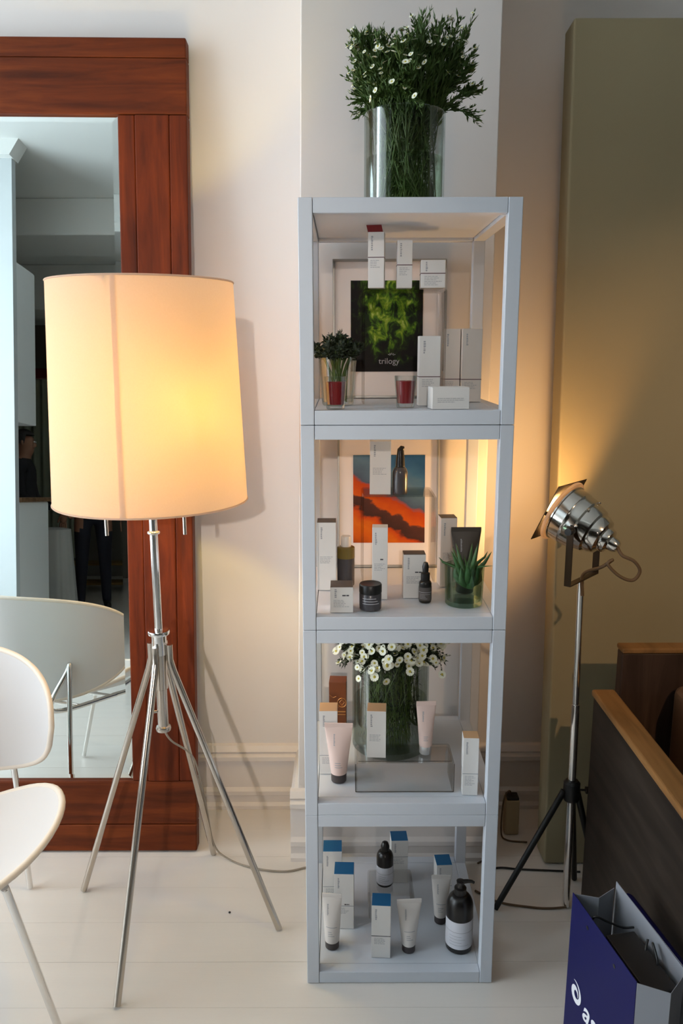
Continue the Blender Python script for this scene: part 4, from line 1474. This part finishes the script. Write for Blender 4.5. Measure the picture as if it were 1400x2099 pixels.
ag = thing('aloe_tumbler', 'greenish glass tumbler of water with an aloe rosette', 'vase', (0.282, 1.765, Z2 + 0.0005))
glass_cylinder(MB(), 0.0425, 0.093, 0.0032, 0.010, 0.0455).build('glass_body', M['green_glass'], ag, smooth=40)
MB().lathe([(0, 0.0105), (0.0388, 0.0105), (0.0400, 0.040), (0, 0.040)], 36).build('water', M['water'], ag, smooth=40)
al = thing('aloe_plant', 'small spiky aloe rosette resting in the greenish tumbler', 'plant', (0.290, 1.765, Z2 + 0.030))
rg = random.Random(8)
for i in range(16):
    a = i * 2.4 + 0.3
    inc = R(14 + 4.2 * i)
    ln = 0.098 - 0.0014 * i
    d = Vector((math.cos(a) * math.sin(inc), math.sin(a) * math.sin(inc), math.cos(inc)))
    p0 = Vector((0, 0, 0.012))
    lim = 0.034
    mb = MB()
    pts_, rs_ = [], []
    for k_ in range(8):
        t = k_ / 7
        p = p0 + d * ln * t + Vector((0, 0, 0.018 * t * t * math.sin(inc)))
        hor = Vector((p.x, p.y, 0))
        if p.z < 0.066 and hor.length > lim - 0.006:
            hor = hor.normalized() * (lim - 0.006)
            p = Vector((hor.x, hor.y, p.z))
        pts_.append(p)
        rs_.append(0.0082 * (1 - t) ** 0.75 * (0.75 + 0.5 * min(1, t * 4)) + 0.0003)
    mb.tube(pts_, rs_, 7)
    mb.build('leaf', M['aloe'], al, smooth=60)

# ================================================================== second cube: flowers
VX3, VY3 = 0.128, 1.962
vs3 = thing('glass_vase', 'clear glass cylinder vase of daisies inside the second cube from the floor', 'vase', (VX3, VY3, Z3 + 0.0005))
glass_cylinder(MB(), 0.100, 0.250, 0.004, 0.014).build('glass_body', M['glass'], vs3, smooth=40)
MB().lathe([(0.0, 0.0145), (0.0955, 0.0145), (0.0955, 0.13), (0.0, 0.13)], 40).build('water', M['water'], vs3, smooth=40)
rg = random.Random(31)
tips = []
for i in range(120):
    a = rg.uniform(0, 2 * PI)
    rr = math.sqrt(rg.random()) * 0.132
    tips.append((rr * math.cos(a) * 1.0 + 0.004, rr * math.sin(a) * 0.95 - 0.01, 0.345 - 4.6 * rr * rr - rg.uniform(0, 0.05)))
for i in range(46):
    a = rg.uniform(PI * 1.0, PI * 2.0)
    rr = rg.uniform(0.085, 0.125)
    tips.append((rr * math.cos(a), rr * math.sin(a) * 0.95, rg.uniform(0.238, 0.300)))
bouquet('bunch of white daisies with green centres in the vase of the second cube', (VX3, VY3, Z3 + 0.016), 0.094, 0.236, tips, 0.086, 9,
        n_blossom=290, blossom_r=0.0092, leaves_per=30, twigs=4, leaf_ln=0.018, face=Vector((-0.1, -0.9, 0.25)), low_leaves=16, leaf='leaf_dark')
rz3 = riser('low wide clear acrylic riser before the daisy vase', 0.031, 0.265, 1.718, 1.805, Z3, 0.5615)
MB().box(0.004, 0.230, 0.0004, 0.0036, 0.0, 0.074).build('front_sheet', M['acrylic'], rz3, bevel=0.0012)
MB().tube([(0.001, -0.0006, 0.001), (0.233, -0.0006, 0.001)], 0.0009, 6).build('polished_edge', M['acrylic_edge'], rz3)
MB().tube([(0.007, -0.0004, 0.0792), (0.227, -0.0004, 0.0792)], 0.0008, 6).build('polished_edge', M['acrylic_edge'], rz3)
for xe in (0.0008, 0.2332):
    MB().tube([(xe, -0.0004, 0.002), (xe, -0.0004, 0.072)], 0.0009, 6).build('polished_edge', M['acrylic_edge'], rz3)
ZR3 = 0.5617
carton('white carton with tan lid standing on the low riser before the vase', 0.081, 1.735, ZR3, 0.045, 0.118, 0.045, R(-4), top='tan_card', seed=22)
squeeze_tube('small pale pink tube with silver cap on the low riser', 0.200, 1.760, ZR3, 0.047, 0.132, 0.0145, 0.020, 'pink_tube', 'silver_cap', R(3), seed=23)
brn = carton('dark brown carton with gold emblem in the corner of the second cube', -0.012, 2.040, Z3, 0.047, 0.137, 0.045, R(-3), mat='brown_card', seed=24, rows=2, column=False, ink='gold')
em = MB()
em.tube([(0.012 * math.cos(2 * PI * i / 24) + 0.012, -0.0006, 0.078 + 0.013 * math.sin(2 * PI * i / 24)) for i in range(25)], 0.0008, 4, cap=False)
em.tube([(0.005, -0.0006, 0.079), (0.012, -0.0006, 0.070), (0.019, -0.0006, 0.079), (0.012, -0.0006, 0.087), (0.005, -0.0006, 0.079)], 0.0008, 4, cap=False)
em.tube([(-0.022, -0.0006, 0.10), (-0.012, -0.0006, 0.092), (-0.004, -0.0006, 0.096)], 0.0006, 4)
em.box(0.000, 0.022, -0.0008, -0.0003, 0.050, 0.053)
em.box(0.000, 0.022, -0.0008, -0.0003, 0.042, 0.044)
em.build('emblem', M['gold'], brn, kind='stuff')
carton('white carton with tan lid behind the large pink tube', -0.033, 1.800, Z3, 0.044, 0.167, 0.048, R(0), top='tan_card', seed=25, band='ink', band_at=0.3)
squeeze_tube('large pink squeeze tube standing on its dark cap', -0.008, 1.772, Z3, 0.068, 0.150, 0.0185, 0.022, 'pink_tube', 'dark_cap', R(-2), seed=26)
carton('tall slim white carton by the post of the second cube', 0.300, 1.703, Z3, 0.036, 0.145, 0.036, R(-3), top='tan_card', band='ink', band_at=0.38, seed=27, rows=7)

# ================================================================== bottom cube: blue-topped cartons
carton('blue-topped white carton in the rear corner of the bottom cube', -0.026, 1.882, Z4, 0.050, 0.180, 0.050, 0, top='blue_card', band='ink', band_at=0.42, seed=41)
carton('blue-topped white carton just behind the white tube in the corner', 0.004, 1.818, Z4, 0.051, 0.159, 0.050, R(-2), top='blue_card', band='ink', band_at=0.42, seed=42, dark_word=True)
carton('blue-topped white carton furthest back, behind the small black bottle', 0.161, 2.000, Z4, 0.047, 0.132, 0.046, R(2), top='blue_card', band='ink', band_at=0.62, seed=43)
carton('blue-topped white carton at the front of the bottom cube', 0.095, 1.716, Z4, 0.047, 0.146, 0.046, R(-4), top='blue_card', band='ink_dark', band_at=0.42, seed=44)
carton('blue-topped white carton behind the far white tube and large pump bottle', 0.274, 1.902, Z4, 0.042, 0.125, 0.046, R(3), top='blue_card', band='ink', band_at=0.5, seed=45)
riser('small clear acrylic riser carrying the black bottle in the bottom cube', 0.070, 0.190, 1.856, 1.960, Z4, 0.1035)
bottle('small black bottle with white label on the riser of the bottom cube', 0.114, 1.902, 0.1038, 0.0225, 0.098, 'bottle_black', 0.9, 0.45, label_mat='paper', lab=(0.08, 0.60), top='disc', top_h=0.026, span=170)
squeeze_tube('white squeeze tube with dark cap in the front corner of the bottom cube', -0.026, 1.757, Z4, 0.050, 0.150, 0.0175, 0.020, 'white_tube', 'dark_cap', R(-6), band='ink', seed=46)
squeeze_tube('white squeeze tube with dark cap beside the front blue-topped carton', 0.166, 1.744, Z4, 0.062, 0.144, 0.0165, 0.020, 'white_tube', 'dark_cap', R(4), band='ink', seed=47)
squeeze_tube('white squeeze tube with dark cap further back behind the large pump bottle', 0.258, 1.846, Z4, 0.050, 0.136, 0.0155, 0.020, 'white_tube', 'dark_cap', R(-3), band='ink', seed=48)
bottle('large black pump bottle with white label in the corner of the bottom cube', 0.294, 1.757, Z4, 0.0335, 0.150, 'bottle_black', 1.0, 0.36, label_mat='paper', lab=(0.10, 0.60), top='pump', top_h=0.036, span=190)

# ------------------------------------------------------------------ bits on the floor behind the tripod
ad = thing('power_adapter', 'small beige power adapter with dark top against the recess skirting', 'adapter', (0.537, 2.29, 0.0))
MB().box(-0.022, 0.022, -0.02, 0.02, 0.002, 0.120).build('body', M['adapter'], ad, bevel=0.004)
MB().box(-0.018, 0.020, -0.018, 0.018, 0.120, 0.130).build('top_plug', M['black'], ad, bevel=0.003)
MB().tube(smooth_path([(0.0, 0.0, 0.128), (-0.012, -0.01, 0.15), (-0.03, -0.02, 0.12), (-0.036, -0.03, 0.02), (-0.02, -0.05, 0.004), (0.04, -0.06, 0.004)], 6), 0.0025, 8).build(
    'lead', M['cable'], ad, smooth=60)
MB().tube(smooth_path([(0.30, 2.150 - 0.012, 0.004), (0.36, 2.132, 0.004), (0.435, 2.15, 0.012), (0.47, 2.22, 0.06), (0.50, 2.30, 0.10), (0.53, 2.36, 0.13)], 8), 0.0028, 8)
cb = MB().tube(smooth_path([(0.405, 2.125, 0.004), (0.44, 2.15, 0.010), (0.465, 2.20, 0.05), (0.475, 2.27, 0.11), (0.48, 2.36, 0.15)], 8), 0.0028, 8).build('cable', M['cable'], smooth=60)
tag(cb, 'thin brown cable rising from the floor into the recess', 'cable')
cb = MB().tube(smooth_path([(0.42, 2.095, 0.004), (0.47, 2.105, 0.004), (0.52, 2.098, 0.004), (0.60, 2.092, 0.004), (0.70, 2.085, 0.004)], 8), 0.0028, 8).build('cable', M['black'], smooth=60)
tag(cb, 'black cable lying along the foot of the grey-green panel', 'cable')
crumb = MB().lathe([(0, 0), (0.003, 0.0005), (0.0035, 0.002), (0.002, 0.0035), (0, 0.004)], 8).build('crumb', M['black'], smooth=50)
crumb.location = (-0.309, 1.919, 0)
tag(crumb, 'tiny dark crumb on the bare white floor', 'crumb')

# ------------------------------------------------------------------ the room behind, seen in the mirror
uc = thing('wall_cabinet', 'white wall cabinet on the partition, reflected in the mirror', 'cabinet', (-2.1, -0.56, 1.565))
MB().box(-1.2, 0, -0.29, -0.0005, 0, 1.035).build('body', M['cabinet'], uc, bevel=0.004)
for i in range(3):
    MB().box(-0.399 - 0.4 * i, -0.003 - 0.4 * i, -0.310, -0.2905, 0.003, 1.032).build('door', M['cabinet'], uc, bevel=0.002)
lc = thing('counter_cabinet', 'white base cabinet under the wooden counter, reflected in the mirror', 'cabinet', (-2.1, -0.56, 0))
MB().box(-1.2, 0, -0.50, -0.0005, 0.0, 1.045).build('body', M['cabinet'], lc, bevel=0.004)
for i in range(3):
    MB().box(-0.399 - 0.4 * i, -0.003 - 0.4 * i, -0.520, -0.5005, 0.10, 1.04).build('door', M['cabinet'], lc, bevel=0.002)
ct = MB().box(-3.3, -2.085, -1.10, -0.561, 1.0455, 1.075).build('bar_worktop', M['counter_wood'], bevel=0.003)
tag(ct, 'brown wooden counter top on the white base cabinet', 'counter')
# curtain and pelmet at the rear window
cm = MB()
cm.grid(lambda u, v: Vector((-4.55 + 1.15 * u, YR + 0.12 + 0.025 * math.sin(u * 60), 0.25 + 2.35 * v)), 90, 2)
cm.grid(lambda u, v: Vector((-4.55 + 1.15 * u, YR + 0.123 + 0.025 * math.sin(u * 60), 0.25 + 2.35 * v)), 90, 2)
co = cm.build('curtain', M['curtain'], smooth=60)
tag(co, 'pale greenish curtain hanging at the far rear window', 'curtain')
po = MB().box(-4.65, -2.6, YR + 0.06, YR + 0.18, 2.62, 2.74).build('pelmet', M['pelmet'], bevel=0.006)
tag(po, 'dark red pelmet above the far curtain', 'pelmet')
# low wooden rack against the rear wall
rk = thing('wooden_rack', 'low wooden slatted rack standing on the floor behind the people', 'rack', (-3.0, -4.6, 0))
for i in range(4):
    MB().box(-0.9, 0.9, -0.02 + 0.10 * i, 0.05 + 0.10 * i, 0.30, 0.325).build('slat', M['crate'], rk, bevel=0.002)
for i in range(4):
    MB().box(-0.9, 0.9, -0.02 + 0.10 * i, 0.05 + 0.10 * i, 0.08, 0.105).build('slat', M['crate'], rk, bevel=0.002)
for (a, b_) in ((-0.88, -0.01), (0.84, -0.01), (-0.88, 0.30), (0.84, 0.30)):
    MB().box(a, a + 0.04, b_, b_ + 0.04, 0, 0.30).build('leg', M['crate'], rk, bevel=0.002)
# stool under a pale cloth
sc = MB()
def cloth(u, v):
    a = 2 * PI * u
    f_ = 1 + 0.10 * v * math.sin(7 * a) + 0.06 * v * math.sin(13 * a + 1)
    if v < 0.3:
        t = v / 0.3
        return Vector((0.15 * t * math.cos(a), 0.15 * t * math.sin(a), 0.80 - 0.02 * t * t))
    t = (v - 0.3) / 0.7
    r_ = (0.15 + 0.05 * t) * f_
    return Vector((r_ * math.cos(a), r_ * math.sin(a), 0.78 - 0.74 * t))
sc.grid(cloth, 64, 20, closed_u=True)
so = sc.build('covered_stool', M['white_cloth'], smooth=60)
so.location = (-2.60, -2.55, 0.0)
tag(so, 'stool covered by a pale cloth beyond the counter, reflected in the mirror', 'stool')


def person(label, loc, rz, arms, legs, mats, seed, lean=0.0):
    """one continuous skinned body facing local -Y"""
    root = thing('person', label, 'person', loc, rz)
    V, E_, Rr = [], [], []

    def add(p, r, parent=None):
        V.append(Vector(p))
        Rr.append(r)
        if parent is not None:
            E_.append((parent, len(V) - 1))
        return len(V) - 1
    pel = add((0, 0, 0.95), (0.155, 0.115))
    wai = add((0, -0.01, 1.10), (0.140, 0.100), pel)
    che = add((0, -0.015 - lean * 0.3, 1.30), (0.165, 0.115), wai)
    sho = add((0, 0.0 - lean * 0.6, 1.43), (0.120, 0.080), che)
    nek = add((0, -0.015 - lean * 0.8, 1.505), (0.052, 0.055), sho)
    jaw = add((0, -0.03 - lean, 1.565), (0.062, 0.075), nek)
    hea = add((0, -0.025 - lean, 1.64), (0.074, 0.092), jaw)
    crn = add((0, -0.015 - lean, 1.715), (0.060, 0.075), hea)
    nos = add((0, -0.125 - lean, 1.615), (0.012, 0.012), hea)
    for s, (elb, wri) in zip((-1, 1), arms):
        sh_ = add((0.175 * s, -lean * 0.5, 1.41), (0.062, 0.062), sho)
        e_ = add(elb, (0.044, 0.044), sh_)
        w_ = add(wri, (0.030, 0.026), e_)
        d = (Vector(wri) - Vector(elb)).normalized()
        pm_ = add(Vector(wri) + d * 0.055, (0.038, 0.016), w_)
        sd = d.cross(Vector((0, 0, 1)))
        sd = sd.normalized() if sd.length > 1e-3 else Vector((1, 0, 0))
        for k_, ln in enumerate((0.070, 0.080, 0.076, 0.060)):
            o_ = sd * (0.013 * (k_ - 1.5) * 1.3)
            a_ = add(Vector(wri) + d * 0.085 + o_, (0.0095, 0.0095), pm_)
            b_ = add(Vector(wri) + d * (0.085 + ln * 0.5) + o_ + Vector((0, 0, -0.006)), (0.0085, 0.0085), a_)
            add(Vector(wri) + d * (0.085 + ln) + o_ + Vector((0, 0, -0.020)), (0.007, 0.007), b_)
        a_ = add(Vector(wri) + d * 0.035 + sd * 0.035 * -s, (0.010, 0.010), w_)
        add(Vector(wri) + d * 0.075 + sd * 0.048 * -s, (0.008, 0.008), a_)
    for s, (kn, an) in zip((-1, 1), legs):
        hp = add((0.095 * s, 0, 0.88), (0.098, 0.098), pel)
        k_ = add(kn, (0.062, 0.066), hp)
        a_ = add(an, (0.042, 0.046), k_)
        t_ = add((an[0], an[1] - 0.06, 0.040), (0.044, 0.036), a_)
        add((an[0] + 0.01 * s, an[1] - 0.17, 0.032), (0.042, 0.028), t_)
    me = bpy.data.meshes.new('body')
    me.from_pydata([tuple(v) for v in V], E_, [])
    tmp = bpy.data.objects.new('body_tmp', me)
    COL.objects.link(tmp)
    tmp.modifiers.new('skin', 'SKIN')
    sv = me.skin_vertices[0].data
    for i, r_ in enumerate(Rr):
        sv[i].radius = r_
    sv[0].use_root = True
    ss = tmp.modifiers.new('sub', 'SUBSURF')
    ss.levels = 2
    ss.render_levels = 2
    dg = bpy.context.evaluated_depsgraph_get()
    bm_ = bpy.data.meshes.new_from_object(tmp.evaluated_get(dg))
    bpy.data.objects.remove(tmp)
    bm_.materials.clear()
    for m_ in mats:
        bm_.materials.append(m_)
    wr = [Vector(a[1]) for a in arms]
    for p in bm_.polygons:
        c_ = p.center
        p.use_smooth = True
        if c_.z > 1.50:
            p.material_index = 2
        elif any((c_ - w_).length < 0.02 or (c_ - w_).length < 0.20 and (c_ - Vector(a[0])).length > (w_ - Vector(a[0])).length for w_, a in zip(wr, arms)):
            p.material_index = 2
        elif c_.z < 0.075:
            p.material_index = 3
        elif c_.z < 0.97:
            p.material_index = 1
        else:
            p.material_index = 0
    ob = bpy.data.objects.new('body', bm_)
    COL.objects.link(ob)
    ob.parent = root
    hr = MB()
    def hp_(u, v):
        a = 2 * PI * u
        el = R(-12) + v * R(102) if math.sin(a) > -0.2 else R(28) + v * R(62)
        return Vector((0.083 * math.cos(el) * math.cos(a), -0.012 - lean + 0.105 * math.cos(el) * math.sin(a), 1.655 + 0.112 * math.sin(el)))
    hr.grid(hp_, 32, 8, closed_u=True)
    hr.build('hair', M['hair'], root, smooth=60)
    for s in (-1, 1):
        MB().lathe([(0, -0.008), (0.007, -0.004), (0.007, 0.004), (0, 0.008)], 10, 0.030 * s, -0.108 - lean).xform(Matrix.Translation((0, 0, 1.648))).build('eye', M['paper'], root, smooth=60)
    for s in (-1, 1):
        MB().lathe([(0, -0.028), (0.012, -0.02), (0.013, 0.01), (0, 0.026)], 10, 0.080 * s, -0.015 - lean).xform(Matrix.Translation((0, 0, 1.64))).build('ear', M['skin'], root, smooth=60)
    return root


p1 = person('person in black with dark hair, turned sideways behind the counter, reflected in the mirror', (-2.66, -2.02, 0), R(80),
       (((-0.24, -0.06, 1.14), (-0.16, -0.27, 1.04)), ((0.24, -0.05, 1.14), (0.20, -0.28, 1.06))),
       (((-0.10, -0.01, 0.50), (-0.10, 0.02, 0.09)), ((0.10, -0.01, 0.50), (0.10, 0.02, 0.09))),
       [M['cloth_dark'], M['cloth_dark'], M['skin'], M['black']], 1)
person('person in dark jeans standing further back, reflected below the lamp shade', (-2.38, -3.0, 0), R(160),
       (((-0.26, 0.03, 1.14), (-0.27, -0.06, 0.90)), ((0.26, 0.03, 1.14), (0.27, -0.06, 0.90))),
       (((-0.105, -0.01, 0.50), (-0.12, 0.02, 0.09)), ((0.105, -0.01, 0.50), (0.12, 0.02, 0.09))),
       [M['cloth_dark'], M['denim'], M['skin'], M['black']], 2)
p1.scale = (0.93, 0.93, 0.93)
